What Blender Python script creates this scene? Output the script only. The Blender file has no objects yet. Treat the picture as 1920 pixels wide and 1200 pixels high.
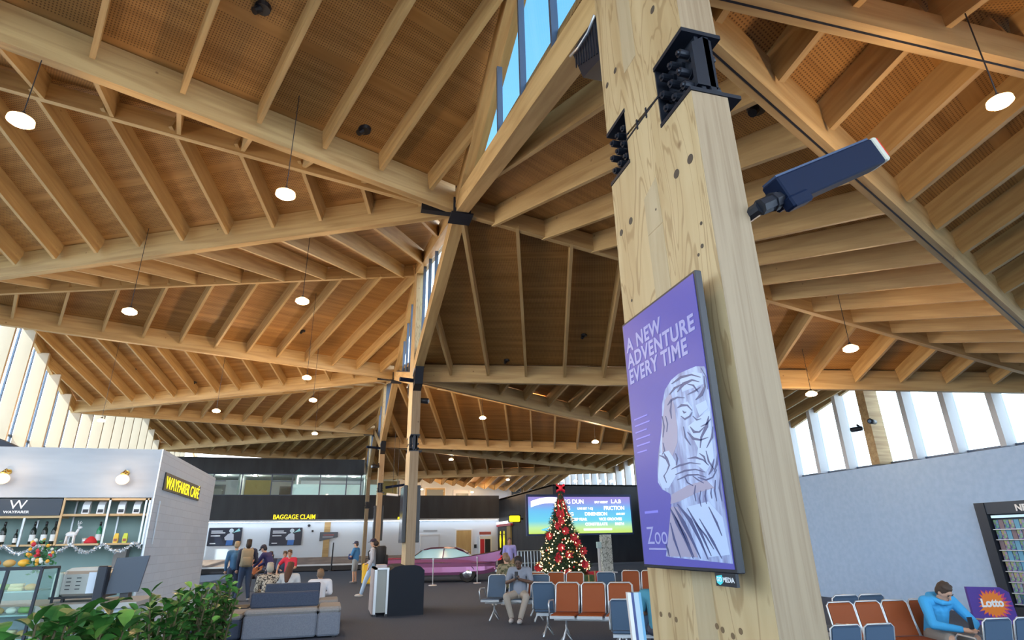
import bpy, math, random
from mathutils import Vector, Matrix, Euler
random.seed(7)
SC = bpy.context.scene
COL = SC.collection
PI = math.pi

# ------------------------------------------------------------------ camera
def setup_camera():
    cd = bpy.data.cameras.new('camera'); co = bpy.data.objects.new('camera', cd); COL.objects.link(co)
    f = 1092.14; cd.sensor_fit = 'HORIZONTAL'; cd.sensor_width = 36.0; cd.lens = f / 1920.0 * 36.0
    cd.clip_start = 0.05; cd.clip_end = 600
    pi_, ro, ya = math.radians(20.811), math.radians(-1.124), math.radians(16.059)
    F = Vector((math.sin(ya) * math.cos(pi_), math.cos(ya) * math.cos(pi_), math.sin(pi_)))
    R = Vector((math.cos(ya), -math.sin(ya), 0)); U = R.cross(F)
    R2 = R * math.cos(ro) + U * math.sin(ro); U2 = -R * math.sin(ro) + U * math.cos(ro)
    m = Matrix((R2, U2, -F)).transposed().to_4x4(); m.translation = Vector((0, 0, 1.6))
    co.matrix_world = m
    SC.camera = co
setup_camera()

# ------------------------------------------------------------------ sky, exposure
SC.view_settings.view_transform = 'Standard'; SC.view_settings.look = 'None'
SC.view_settings.exposure = 0.36; SC.view_settings.gamma = 1.0; SC.view_settings.use_curve_mapping = False
W = bpy.data.worlds.new('sky'); SC.world = W; W.use_nodes = True
wn = W.node_tree.nodes; wl = W.node_tree.links; wn.clear()
tc = wn.new('ShaderNodeTexCoord'); sx = wn.new('ShaderNodeSeparateXYZ'); rp = wn.new('ShaderNodeValToRGB')
bg = wn.new('ShaderNodeBackground'); ow = wn.new('ShaderNodeOutputWorld')
wl.new(tc.outputs['Generated'], sx.inputs[0]); wl.new(sx.outputs['Z'], rp.inputs[0]); wl.new(rp.outputs[0], bg.inputs[0]); wl.new(bg.outputs[0], ow.inputs[0])
rp.color_ramp.elements[0].position = 0.0; rp.color_ramp.elements[0].color = (0.80, 0.84, 0.90, 1)
rp.color_ramp.elements[1].position = 0.85; rp.color_ramp.elements[1].color = (0.035, 0.11, 0.22, 1)
e = rp.color_ramp.elements.new(0.35); e.color = (0.78, 0.88, 1.0, 1)
e = rp.color_ramp.elements.new(0.55); e.color = (0.07, 0.16, 0.26, 1)
bg.inputs['Strength'].default_value = 5.0
sun = bpy.data.lights.new('sun', 'SUN'); sun.energy = 8.0; sun.angle = 0.02; sun.color = (1.0, 0.93, 0.82)
so = bpy.data.objects.new('sun', sun); COL.objects.link(so)
so.rotation_euler = Vector((0.55, 0.35, -0.75)).to_track_quat('-Z', 'Y').to_euler()

# ------------------------------------------------------------------ materials
MATS = {}
def mat(name, col, rough=0.6, metal=0.0, emit=0.0, spec=0.5):
    if name in MATS: return MATS[name]
    m = bpy.data.materials.new(name); m.use_nodes = True
    b = m.node_tree.nodes['Principled BSDF']
    b.inputs['Base Color'].default_value = (*col, 1); b.inputs['Roughness'].default_value = rough
    b.inputs['Metallic'].default_value = metal; b.inputs['Specular IOR Level'].default_value = spec
    if emit:
        b.inputs['Emission Color'].default_value = (*col, 1); b.inputs['Emission Strength'].default_value = emit
    MATS[name] = m; return m
def noise_mat(name, c1, c2, scale=(5, 5, 5), rough=0.7, detail=3, bump=0.0, kind='noise', dist=0.0, metal=0.0, lo=0.35, hi=0.65):
    m = mat(name, c1, rough, metal); nt = m.node_tree; N = nt.nodes; L = nt.links; b = N['Principled BSDF']
    t = N.new('ShaderNodeTexCoord'); mp = N.new('ShaderNodeMapping'); mp.inputs['Scale'].default_value = scale
    L.new(t.outputs['Object'], mp.inputs[0])
    n = N.new('ShaderNodeTexNoise'); n.inputs['Scale'].default_value = 1; n.inputs['Detail'].default_value = detail; n.inputs['Distortion'].default_value = dist
    L.new(mp.outputs[0], n.inputs['Vector'])
    r = N.new('ShaderNodeValToRGB'); r.color_ramp.elements[0].position = lo; r.color_ramp.elements[1].position = hi
    r.color_ramp.elements[0].color = (*c1, 1); r.color_ramp.elements[1].color = (*c2, 1)
    L.new(n.outputs[0], r.inputs[0]); L.new(r.outputs[0], b.inputs['Base Color'])
    if bump:
        bp = N.new('ShaderNodeBump'); bp.inputs['Strength'].default_value = bump; bp.inputs['Distance'].default_value = 0.02
        L.new(n.outputs[0], bp.inputs['Height']); L.new(bp.outputs[0], b.inputs['Normal'])
    return m
def wood_mat(name, light, dark, scale=(0.6, 9, 9), knots=True, rough=0.55, wave=0.0, wavescale=5.0):
    """grain along the object's local X"""
    m = mat(name, light, rough); nt = m.node_tree; N = nt.nodes; L = nt.links; b = N['Principled BSDF']
    t = N.new('ShaderNodeTexCoord'); mp = N.new('ShaderNodeMapping'); mp.inputs['Scale'].default_value = scale
    L.new(t.outputs['Object'], mp.inputs[0])
    n = N.new('ShaderNodeTexNoise'); n.inputs['Scale'].default_value = 1; n.inputs['Detail'].default_value = 5; n.inputs['Distortion'].default_value = 0.6
    L.new(mp.outputs[0], n.inputs['Vector'])
    r = N.new('ShaderNodeValToRGB'); r.color_ramp.elements[0].position = 0.32; r.color_ramp.elements[1].position = 0.62
    r.color_ramp.elements[0].color = (*dark, 1); r.color_ramp.elements[1].color = (*light, 1)
    L.new(n.outputs[0], r.inputs[0]); out = r.outputs[0]
    if wave:
        mp2 = N.new('ShaderNodeMapping'); mp2.inputs['Scale'].default_value = (0.45, 2.6, 2.6); L.new(t.outputs['Object'], mp2.inputs[0])
        n2 = N.new('ShaderNodeTexNoise'); n2.inputs['Scale'].default_value = 1.3; n2.inputs['Detail'].default_value = 2.5; n2.inputs['Distortion'].default_value = 1.4
        L.new(mp2.outputs[0], n2.inputs['Vector'])
        mu = N.new('ShaderNodeMath'); mu.operation = 'MULTIPLY'; mu.inputs[1].default_value = wavescale * 6; L.new(n2.outputs[0], mu.inputs[0])
        si = N.new('ShaderNodeMath'); si.operation = 'SINE'; L.new(mu.outputs[0], si.inputs[0])
        r2 = N.new('ShaderNodeValToRGB'); r2.color_ramp.elements[0].position = 0.70; r2.color_ramp.elements[0].color = (0, 0, 0, 1)
        r2.color_ramp.elements[1].position = 0.97; r2.color_ramp.elements[1].color = (wave, wave, wave, 1); L.new(si.outputs[0], r2.inputs[0])
        mx = N.new('ShaderNodeMixRGB'); L.new(r2.outputs[0], mx.inputs[0]); L.new(out, mx.inputs[1]); mx.inputs[2].default_value = (dark[0] * 0.62, dark[1] * 0.52, dark[2] * 0.4, 1)
        out = mx.outputs[0]
    if knots:
        v = N.new('ShaderNodeTexVoronoi'); v.inputs['Scale'].default_value = 2.6; L.new(t.outputs['Object'], v.inputs['Vector'])
        r3 = N.new('ShaderNodeValToRGB'); r3.color_ramp.elements[0].position = 0.035; r3.color_ramp.elements[0].color = (0.75, 0.75, 0.75, 1)
        r3.color_ramp.elements[1].position = 0.075; r3.color_ramp.elements[1].color = (0, 0, 0, 1); L.new(v.outputs['Distance'], r3.inputs[0])
        mx = N.new('ShaderNodeMixRGB'); L.new(r3.outputs[0], mx.inputs[0]); L.new(out, mx.inputs[1]); mx.inputs[2].default_value = (dark[0] * 0.45, dark[1] * 0.35, dark[2] * 0.3, 1)
        out = mx.outputs[0]
    L.new(out, b.inputs['Base Color']); return m
def ceiling_mat():
    m = noise_mat('perforated_plywood', (0.33, 0.165, 0.046), (0.46, 0.25, 0.080), (0.5, 6, 6), 0.6)
    nt = m.node_tree; N = nt.nodes; L = nt.links; b = N['Principled BSDF']
    t = N.new('ShaderNodeTexCoord'); s = N.new('ShaderNodeSeparateXYZ'); L.new(t.outputs['Object'], s.inputs[0])
    def math_(op, a, bb=None):
        q = N.new('ShaderNodeMath'); q.operation = op
        for i, v in enumerate((a, bb)):
            if v is None: continue
            if isinstance(v, (int, float)): q.inputs[i].default_value = v
            else: L.new(v, q.inputs[i])
        return q.outputs[0]
    a = math_('ADD', s.outputs[0], s.outputs[1]); d = math_('SUBTRACT', s.outputs[0], s.outputs[1])
    k = 2 * PI / 0.072
    h = math_('MULTIPLY', math_('SINE', math_('MULTIPLY', a, k)), math_('SINE', math_('MULTIPLY', d, k)))
    hole = math_('GREATER_THAN', h, 0.42)
    strip = math_('GREATER_THAN', math_('FRACT', math_('MULTIPLY', s.outputs[1], 1 / 1.2)), 0.14)
    f = math_('MULTIPLY', math_('MULTIPLY', hole, strip), 0.8)
    mx = N.new('ShaderNodeMixRGB'); L.new(f, mx.inputs[0]); src = b.inputs['Base Color'].links[0].from_socket
    L.new(src, mx.inputs[1]); mx.inputs[2].default_value = (0.10, 0.045, 0.014, 1); L.new(mx.outputs[0], b.inputs['Base Color'])
    return m
def glass_mat(name, tint=(0.9, 0.97, 1.0), refl=0.08):
    m = bpy.data.materials.new(name); m.use_nodes = True; N = m.node_tree.nodes; L = m.node_tree.links; N.clear()
    o = N.new('ShaderNodeOutputMaterial'); mx = N.new('ShaderNodeMixShader'); t = N.new('ShaderNodeBsdfTransparent'); g = N.new('ShaderNodeBsdfGlossy')
    t.inputs[0].default_value = (*tint, 1); g.inputs['Roughness'].default_value = 0.02; mx.inputs[0].default_value = refl
    L.new(t.outputs[0], mx.inputs[1]); L.new(g.outputs[0], mx.inputs[2]); L.new(mx.outputs[0], o.inputs[0]); MATS[name] = m; return m
def brick_mat(name, c1, c2, sx_=4.0, sz=12.0, bump=0.25):
    m = mat(name, c1, 0.6); N = m.node_tree.nodes; L = m.node_tree.links; b = N['Principled BSDF']
    t = N.new('ShaderNodeTexCoord'); s = N.new('ShaderNodeSeparateXYZ'); L.new(t.outputs['Object'], s.inputs[0])
    ad = N.new('ShaderNodeMath'); ad.operation = 'ADD'; L.new(s.outputs[0], ad.inputs[0]); L.new(s.outputs[1], ad.inputs[1])
    c = N.new('ShaderNodeCombineXYZ'); L.new(ad.outputs[0], c.inputs[0]); L.new(s.outputs[2], c.inputs[1])
    k = N.new('ShaderNodeTexBrick'); k.inputs['Color1'].default_value = (*c1, 1); k.inputs['Color2'].default_value = (*c2, 1)
    k.inputs['Mortar'].default_value = (c1[0] * .8, c1[1] * .8, c1[2] * .82, 1); k.inputs['Scale'].default_value = sx_
    k.inputs['Mortar Size'].default_value = 0.012; k.inputs['Brick Width'].default_value = 0.9; k.inputs['Row Height'].default_value = 0.3
    L.new(c.outputs[0], k.inputs['Vector']); L.new(k.outputs[0], b.inputs['Base Color'])
    bp = N.new('ShaderNodeBump'); bp.inputs['Strength'].default_value = bump; bp.inputs['Distance'].default_value = 0.01
    L.new(k.outputs['Fac'], bp.inputs['Height']); bp.invert = True; L.new(bp.outputs[0], b.inputs['Normal']); return m

LVL = wood_mat('lvl_timber', (0.56, 0.385, 0.175), (0.40, 0.25, 0.10))
LVLD = wood_mat('lvl_timber_end', (0.60, 0.40, 0.19), (0.42, 0.25, 0.10), knots=False)
PLY = wood_mat('column_plywood', (0.55, 0.41, 0.225), (0.44, 0.305, 0.15), scale=(0.8, 6, 6), wave=0.55, wavescale=9)
PLYE = wood_mat('column_edge', (0.34, 0.25, 0.155), (0.26, 0.18, 0.105), scale=(1.2, 40, 40), knots=True)
PATCH = wood_mat('column_patch', (0.47, 0.37, 0.23), (0.41, 0.31, 0.18), scale=(1.5, 20, 20), knots=False)
CEIL = ceiling_mat()
GLASS = glass_mat('window_glass'); GLASS2 = glass_mat('clear_glass', (0.93, 1, 0.98), 0.06)
STEEL = mat('black_steel', (0.022, 0.027, 0.040), 0.38, 0.35)
DK = mat('dark_plastic', (0.015, 0.017, 0.025), 0.4)
CHROME = mat('chrome', (0.75, 0.78, 0.82), 0.18, 1.0)
SILVER = mat('silver_paint', (0.55, 0.58, 0.62), 0.35, 0.6)
CARPET = noise_mat('dark_carpet', (0.040, 0.055, 0.092), (0.066, 0.088, 0.140), (45, 45, 45), 0.95)
WALLR = noise_mat('pale_grey_wall', (0.34, 0.49, 0.72), (0.38, 0.53, 0.76), (9, 9, 9), 0.8, bump=0.12)
WALLW = mat('white_wall', (0.68, 0.75, 0.84), 0.7)
WALLD = noise_mat('charcoal_panel', (0.022, 0.025, 0.032), (0.034, 0.038, 0.046), (2.0, 2.0, 0.4), 0.6)
TILE = brick_mat('white_tile', (0.54, 0.61, 0.70), (0.50, 0.57, 0.66), 2.6, bump=.12)
MULL = mat('pale_mullion', (0.66, 0.64, 0.64), 0.6)
FRAME = mat('blue_grey_frame', (0.10, 0.13, 0.19), 0.4, 0.4)
WHITE = mat('white_plastic', (0.8, 0.82, 0.85), 0.5)
YEL = mat('yellow_sign', (1.0, 0.83, 0.02), 0.5, emit=0.9)
CONC = mat('concrete_apron', (0.60, 0.58, 0.54), 0.9)
LAMP = mat('lamp_glow', (1.0, 0.74, 0.45), 0.5, emit=20.0)
LAMPW = mat('lamp_white', (1.0, 0.93, 0.85), 0.5, emit=12.0)

# ------------------------------------------------------------------ mesh helpers
class M:
    def __init__(s): s.v = []; s.f = []; s.mi = []; s.cur = 0
    def add(s, vs, fs):
        o = len(s.v); s.v += [tuple(x) for x in vs]; s.f += [tuple(i + o for i in f) for f in fs]; s.mi += [s.cur] * len(fs); return s
    def box(s, lo, hi, m=None):
        x0, y0, z0 = lo; x1, y1, z1 = hi
        vs = [(x0, y0, z0), (x1, y0, z0), (x1, y1, z0), (x0, y1, z0), (x0, y0, z1), (x1, y0, z1), (x1, y1, z1), (x0, y1, z1)]
        if m is not None: vs = [m @ Vector(v) for v in vs]
        return s.add(vs, [(0, 3, 2, 1), (4, 5, 6, 7), (0, 1, 5, 4), (1, 2, 6, 5), (2, 3, 7, 6), (3, 0, 4, 7)])
    def cbox(s, c, d, m=None):
        return s.box([c[i] - d[i] / 2 for i in range(3)], [c[i] + d[i] / 2 for i in range(3)], m)
    def rbox(s, lo, hi, r=0.02, m=None):
        """box with chamfered vertical and horizontal edges"""
        x0, y0, z0 = lo; x1, y1, z1 = hi
        def ring(z, k):
            a = [(x0 + k + r, y0 + k), (x1 - k - r, y0 + k), (x1 - k, y0 + k + r), (x1 - k, y1 - k - r), (x1 - k - r, y1 - k), (x0 + k + r, y1 - k), (x0 + k, y1 - k - r), (x0 + k, y0 + k + r)]
            return [(x, y, z) for x, y in a]
        rs = [ring(z0, r * .7), ring(z0 + r, 0), ring(z1 - r, 0), ring(z1, r * .7)]
        if m is not None: rs = [[m @ Vector(v) for v in q] for q in rs]
        return s.loft(rs)
    def loft(s, rings, cap=True, closed=True):
        n = len(rings[0]); vs = [p for r in rings for p in r]; fs = []
        for i in range(len(rings) - 1):
            for j in range(n if closed else n - 1):
                k = (j + 1) % n; fs.append((i * n + j, i * n + k, (i + 1) * n + k, (i + 1) * n + j))
        if cap: fs.append(tuple(range(n - 1, -1, -1))); fs.append(tuple((len(rings) - 1) * n + j for j in range(n)))
        return s.add(vs, fs)
    def prism(s, pts, d):
        """pts: 3D polygon, d: extrusion vector"""
        d = Vector(d); a = [Vector(p) for p in pts]; return s.loft([a, [p + d for p in a]])
    def tube(s, p0, p1, r0, r1=None, seg=8, cap=True):
        p0 = Vector(p0); p1 = Vector(p1); r1 = r0 if r1 is None else r1; d = (p1 - p0)
        if d.length < 1e-6: return s
        d.normalize(); a = d.orthogonal().normalized(); b = d.cross(a)
        R = lambda p, r: [p + a * (r * math.cos(2 * PI * i / seg)) + b * (r * math.sin(2 * PI * i / seg)) for i in range(seg)]
        return s.loft([R(p0, r0), R(p1, r1)], cap)
    def path(s, pts, r, seg=6):
        pts = [Vector(p) for p in pts]; rings = []; up = None
        for i, p in enumerate(pts):
            d = (pts[min(i + 1, len(pts) - 1)] - pts[max(i - 1, 0)]).normalized()
            a = d.orthogonal().normalized() if up is None else (up - d * up.dot(d)).normalized()
            up = a; b = d.cross(a); rr = r[i] if isinstance(r, (list, tuple)) else r
            rings.append([p + a * (rr * math.cos(2 * PI * k / seg)) + b * (rr * math.sin(2 * PI * k / seg)) for k in range(seg)])
        return s.loft(rings)
    def ell(s, c, r, seg=12, rin=8, m=None, zmin=-1.0):
        if not isinstance(r, (list, tuple)): r = (r, r, r)
        rings = []
        for i in range(rin + 1):
            t = -PI / 2 + PI * i / rin
            z = max(math.sin(t), zmin); q = max(math.cos(t), 0.01)
            rings.append([Vector((r[0] * q * math.cos(2 * PI * j / seg), r[1] * q * math.sin(2 * PI * j / seg), r[2] * z)) for j in range(seg)])
        c = Vector(c)
        rings = [[c + ((m @ p) if m is not None else p) for p in rg] for rg in rings]
        return s.loft(rings)
    def lathe(s, prof, c=(0, 0, 0), seg=16, cap=True):
        return s.loft([[(c[0] + r * math.cos(2 * PI * j / seg), c[1] + r * math.sin(2 * PI * j / seg), c[2] + z) for j in range(seg)] for r, z in prof], cap)
    def quad(s, a, b, c, d): return s.add([a, b, c, d], [(0, 1, 2, 3)])
    def out(s, name, mats, parent=None, smooth=False, off=None):
        me = bpy.data.meshes.new(name)
        vs = s.v if off is None else [(v[0] - off[0], v[1] - off[1], v[2] - off[2]) for v in s.v]
        me.from_pydata(vs, [], s.f)
        if not isinstance(mats, (list, tuple)): mats = [mats]
        for q in mats: me.materials.append(q)
        if len(mats) > 1: me.polygons.foreach_set('material_index', s.mi)
        if smooth: me.polygons.foreach_set('use_smooth', [True] * len(me.polygons))
        me.update()
        o = bpy.data.objects.new(name, me); COL.objects.link(o)
        if parent is not None: o.parent = parent
        return o
def wl_(o):
    p = Vector((0, 0, 0))
    while o is not None: p += o.location; o = o.parent
    return p
def part(name, m, mt, parent, smooth=False, world=True):
    """a part given in world coordinates under an unrotated parent (world=True) or in the parent's own frame"""
    return m.out(name, mt, parent, smooth, wl_(parent) if world else None)
def thing(name, label, cat, loc=(0, 0, 0), rotz=0.0, group=None, scale=1.0):
    o = bpy.data.objects.new(name, None); COL.objects.link(o); o.location = loc; o.rotation_euler = (0, 0, rotz); o.empty_display_size = 0.1
    if scale != 1.0: o.scale = (scale,) * 3
    o['label'] = label; o['category'] = cat
    if group: o['group'] = group
    return o
def tag(o, label, cat, group=None, kind=None):
    o['label'] = label; o['category'] = cat
    if group: o['group'] = group
    if kind: o['kind'] = kind
    return o
def struct(name, m, mt, parent=None, smooth=False):
    o = m.out(name, mt, parent, smooth, wl_(parent) if parent is not None else None)
    if parent is None: o['kind'] = 'structure'
    return o
def solo(name, m, mt, label, cat, group=None, smooth=False):
    """a one-mesh thing, origin moved to its base centre"""
    xs = [v[0] for v in m.v]; ys = [v[1] for v in m.v]; zs = [v[2] for v in m.v]
    c = ((min(xs) + max(xs)) / 2, (min(ys) + max(ys)) / 2, min(zs))
    o = m.out(name, mt, None, smooth, c); o.location = c; return tag(o, label, cat, group)
def dup(root, loc, rotz=None, label=None, group=None):
    r = root.copy(); COL.objects.link(r); r.location = loc
    if rotz is not None: r.rotation_euler = (0, 0, rotz)
    if label: r['label'] = label
    if group: r['group'] = group
    def kids(a, b):
        for ch in list(a.children):
            c = ch.copy(); COL.objects.link(c); c.parent = b; kids(ch, c)
    kids(root, r); return r
def beam(name, p0, p1, w, d, mt, parent=None, top=False):
    """rectangular member with its underside centre line from p0 to p1; own frame with local X along it"""
    p0 = Vector(p0); p1 = Vector(p1); x = (p1 - p0); L = x.length; x.normalize()
    y = Vector((0, 0, 1)).cross(x).normalized(); z = x.cross(y)
    m = M().box((0, -w / 2, 0), (L, w / 2, d)); o = m.out(name, mt)
    mw = Matrix((x, y, z)).transposed().to_4x4(); mw.translation = p0
    if parent is not None:
        o.parent = parent; mw.translation = p0 - wl_(parent)
    o.matrix_local = mw
    return o
def text(name, body, size, loc, rot, mt, parent=None, ext=0.004, bold=0.0, align='LEFT', sx=1.0, gap=1.0):
    c = bpy.data.curves.new(name, 'FONT'); c.body = body; c.size = size; c.extrude = ext; c.offset = bold; c.align_x = align; c.space_character = gap
    o = bpy.data.objects.new(name, c); COL.objects.link(o)
    dg = bpy.context.evaluated_depsgraph_get(); me = bpy.data.meshes.new_from_object(o.evaluated_get(dg))
    bpy.data.objects.remove(o); bpy.data.curves.remove(c)
    me.materials.clear(); me.materials.append(mt)
    o = bpy.data.objects.new(name, me); COL.objects.link(o)
    if parent is not None: o.parent = parent; loc = Vector(loc) - wl_(parent)
    o.location = loc; o.rotation_euler = rot; o.scale = (sx, 1, 1); return o
FACE = (PI / 2, 0, 0)      # lettering that faces -Y (towards the camera side)

# ------------------------------------------------------------------ building: nodes of the folded roof
CN = 1.775; NL = -11.78; NR = 17.71
UC = [2.784 + 13.591 * (k - 1) for k in range(0, 6)]        # column lines, index = column number
UM = [u + 6.796 for u in UC]
NODE = {}
for k in range(0, 6):
    NODE['T%d' % k] = (CN, UC[k], 9.27); NODE['K%d' % k] = (CN, UC[k], 5.85)
    NODE['F%d' % k] = (NL, UC[k], 7.16); NODE['H%d' % k] = (NR, UC[k], 6.7)
    NODE['A%d' % k] = (CN, UM[k], 7.69); NODE['G%d' % k] = (NL, UM[k], 9.73); NODE['R%d' % k] = (NR, UM[k], 5.13)
for n, z in (('A1', 7.46), ('A2', 7.76), ('A3', 7.85), ('F1', 6.65), ('F2', 7.13), ('F3', 7.29), ('F4', 7.59), ('G1', 9.69), ('G2', 9.76), ('K1', 5.50), ('K2', 5.93), ('K3', 6.09), ('R1', 4.70), ('R2', 4.93), ('R3', 5.76), ('H1', 6.55)):
    NODE[n] = (NODE[n][0], NODE[n][1], z)
HIGH = .38; LOW = .55

def v2cross(a, b): return a[0] * b[1] - a[1] * b[0]
PANELS = []
def ceil_z(n, u):
    best = None
    for A, B, C_, Nn in PANELS:
        s = [v2cross(b - a, Vector((n, u, 0)) - a) for a, b in ((A, B), (B, C_), (C_, A))]
        if all(q >= -1e-3 for q in s) or all(q <= 1e-3 for q in s): best = A.z - (Nn.x * (n - A.x) + Nn.y * (u - A.y)) / Nn.z
    return best
def roof_panel(low0, low1, hi, hi_end, ratio, t0, dt, kind):
    """low0 (column line) - low1 (facade) is the valley, hi the third corner; rafters leave the valley"""
    P = [Vector(NODE[n]) for n in (low0, low1, hi)]
    C = [P[0] + Vector((0, 0, LOW)), P[1] + Vector((0, 0, LOW)), P[2] + Vector((0, 0, HIGH))]
    X = (C[1] - C[0]).normalized(); Nn = (C[1] - C[0]).cross(C[2] - C[0]).normalized()
    if Nn.z < 0: Nn = -Nn
    Y = Nn.cross(X); PANELS.append((C[0], C[1], C[2], Nn))
    mw = Matrix((X, Y, Nn)).transposed().to_4x4(); mw.translation = C[0]; inv = mw.inverted()
    m = M(); loc = [inv @ c for c in C]
    m.prism(loc, (0, 0, 0.14)); o = m.out('ceiling', CEIL); o.matrix_world = mw; o['kind'] = 'structure'
    def zc(n, u):
        return C[0].z - (Nn.x * (n - C[0].x) + Nn.y * (u - C[0].y)) / Nn.z
    d = Vector(ratio); t = t0
    while t < 0.975:
        q = C[0] + (C[1] - C[0]) * t
        best = None
        for a, b in ((C[0], C[2]), (C[1], C[2])):
            e = b - a; den = v2cross(d, e)
            if abs(den) < 1e-6: continue
            s = v2cross(a - q, e) / den; w = v2cross(a - q, d) / den
            if s > 0.05 and -0.001 <= w <= 1.001: best = s if best is None else min(best, s)
        if best:
            e = q + d * best; e.z = zc(e.x, e.y)
            if (e - q).length > 0.35:
                xx = (e - q); LL = xx.length; xx.normalize(); yy = Vector((0, 0, 1)).cross(xx).normalized(); zz = xx.cross(yy)
                r = M().box((0.04, -.033, -.40), (LL - 0.02, .033, -.002)).out('rafter', LVL, o)
                rm = Matrix((xx, yy, zz)).transposed().to_4x4(); rm.translation = q; r.matrix_local = inv @ rm
        t += dt
    return o
for k in range(1, 5):
    if k < 5:
        # left side
        roof_panel('A%d' % k, 'F%d' % k, 'T%d' % k, 0, (.45, -1, 0), .052, .0672, 'a')
        roof_panel('A%d' % k, 'F%d' % k, 'G%d' % k, 0, (-.30, -1, 0) if False else (-.30, 1, 0), .052, .0672, 'b')
        if k < 4:
            roof_panel('A%d' % k, 'F%d' % (k + 1), 'G%d' % k, 0, (-.32, -1, 0), .052, .0678, 'c')
            roof_panel('A%d' % k, 'F%d' % (k + 1), 'T%d' % (k + 1), 0, (.40, 1, 0), .06, .0685, 'd')
for k in range(1, 5):
    roof_panel('K%d' % k, 'R%d' % k, 'A%d' % k, 0, (-.20, 1, 0), .059, .0588, 'e')
    roof_panel('K%d' % k, 'R%d' % k, 'H%d' % k, 0, (.10, -1, 0), .059, .0588, 'f')
    roof_panel('K%d' % k, 'R%d' % (k - 1), 'A%d' % (k - 1), 0, (-.33, -1, 0), .062, .0617, 'g')
    roof_panel('K%d' % k, 'R%d' % (k - 1), 'H%d' % k, 0, (.12, 1, 0), .062, .0617, 'h')
# the half bay behind the viewer closes the roof
roof_panel('A0', 'F1', 'T1', 0, (.40, 1, 0), .06, .0685, 'd')
roof_panel('A0', 'F1', 'G0', 0, (-.32, -1, 0), .052, .0678, 'c')
roof_panel('A4', 'F5', 'T5', 0, (.40, 1, 0), .06, .0685, 'd')

BEAMS = [  # name of ends, width, depth, label, group
 ('A1', 'F1', .14, .55, 'deep timber valley beam crossing the upper left, nearest of the fan left of the first roof hub', None),
 ('A1', 'F2', .14, .55, 'long timber valley beam sloping down left from the black steel hub near the middle', None),
 ('A2', 'F2', .14, .55, 'timber valley beam running down from far left to the column with the round camera', None),
 ('A2', 'F3', .14, .55, 'pale timber valley beam rising from the left window bay towards the second column', None),
 ('A3', 'F3', .14, .55, 'distant timber valley beam below the left window bays meeting the third column line', 'far roof beams on the left'),
 ('A3', 'F4', .14, .55, 'distant timber valley beam above the charcoal gallery band on the left', 'far roof beams on the left'),
 ('A4', 'F4', .14, .55, 'farthest timber valley beam over the gallery', 'far roof beams on the left'),
 ('A1', 'G1', .10, .34, 'thin timber ridge beam just below the deep valley beam at upper left', None),
 ('T2', 'F2', .10, .34, 'thin timber ridge beam ending beside the sunlit clerestory post', None),
 ('A2', 'G2', .10, .34, 'thin timber ridge beam hidden behind the valley beam of the second bay', 'ridge beams of the left roof'),
 ('T3', 'F3', .10, .34, 'thin timber ridge beam of the third bay on the left', 'ridge beams of the left roof'),
 ('T1', 'F1', .10, .34, 'thin timber ridge beam above the top left of the view', 'ridge beams of the left roof'),
 ('A3', 'G3', .10, .34, 'thin timber ridge beam of the far left roof', 'ridge beams of the left roof'),
 ('T4', 'F4', .10, .34, 'thin timber ridge beam of the farthest left roof', 'ridge beams of the left roof'),
 ('K1', 'R1', .16, .50, 'long timber valley beam running diagonally down right from the big column head', None),
 ('K1', 'R0', .16, .50, 'timber valley beam leaving the big column above the upper right corner', None),
 ('K2', 'R1', .14, .50, 'level timber valley beam above the right clerestory windows', None),
 ('K2', 'R2', .14, .50, 'timber valley beam falling right from the second column towards the tiger screen', None),
 ('K3', 'R2', .14, .50, 'distant level timber valley beam left of the tiger screen', 'far roof beams on the right'),
 ('K3', 'R3', .14, .50, 'distant sloping timber valley beam above the Christmas tree', 'far roof beams on the right'),
 ('K4', 'R3', .14, .50, 'farthest timber valley beam above the gallery on the right', 'far roof beams on the right'),
 ('K1', 'H1', .16, .34, 'timber ridge beam with a dark seam crossing the top right corner', None),
 ('A1', 'R1', .12, .36, 'timber ridge beam from the black hub passing behind the big column to the lower right', None),
 ('K2', 'H2', .10, .34, 'timber ridge beam behind the level beam over the right windows', 'ridge beams of the right roof'),
 ('A2', 'R2', .10, .36, 'timber ridge beam of the second right bay', 'ridge beams of the right roof'),
 ('K3', 'H3', .10, .34, 'timber ridge beam of the third right bay', 'ridge beams of the right roof'),
 ('A3', 'R3', .10, .36, 'timber ridge beam of the farthest right bay', 'ridge beams of the right roof'),
]
for a, b, w, d, lab, grp in BEAMS:
    pa, pb = Vector(NODE[a]), Vector(NODE[b]); x = (pb - pa).normalized()
    if (a, b) == ('K1', 'H1'): pa = Vector((pa.x, pa.y, 5.52)); pb = Vector((pb.x, pb.y, 5.9)); x = (pb - pa).normalized()
    pa = pa + x * 0.16; L = (pb - pa).length
    t = thing('roof_beam', lab, 'roof beam', pa, 0, grp)
    o = beam('timber_member', pa, pb, w, d, LVL, t)
    if (a, b) in (('K1', 'R1'), ('K1', 'H1')):
        m = M().box((0, -.010, -.003), (L, .010, .004)); s = m.out('dark_seam', DK, t); s.matrix_basis = o.matrix_basis.copy()
    t.rotation_euler = (0, 0, 0)
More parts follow.
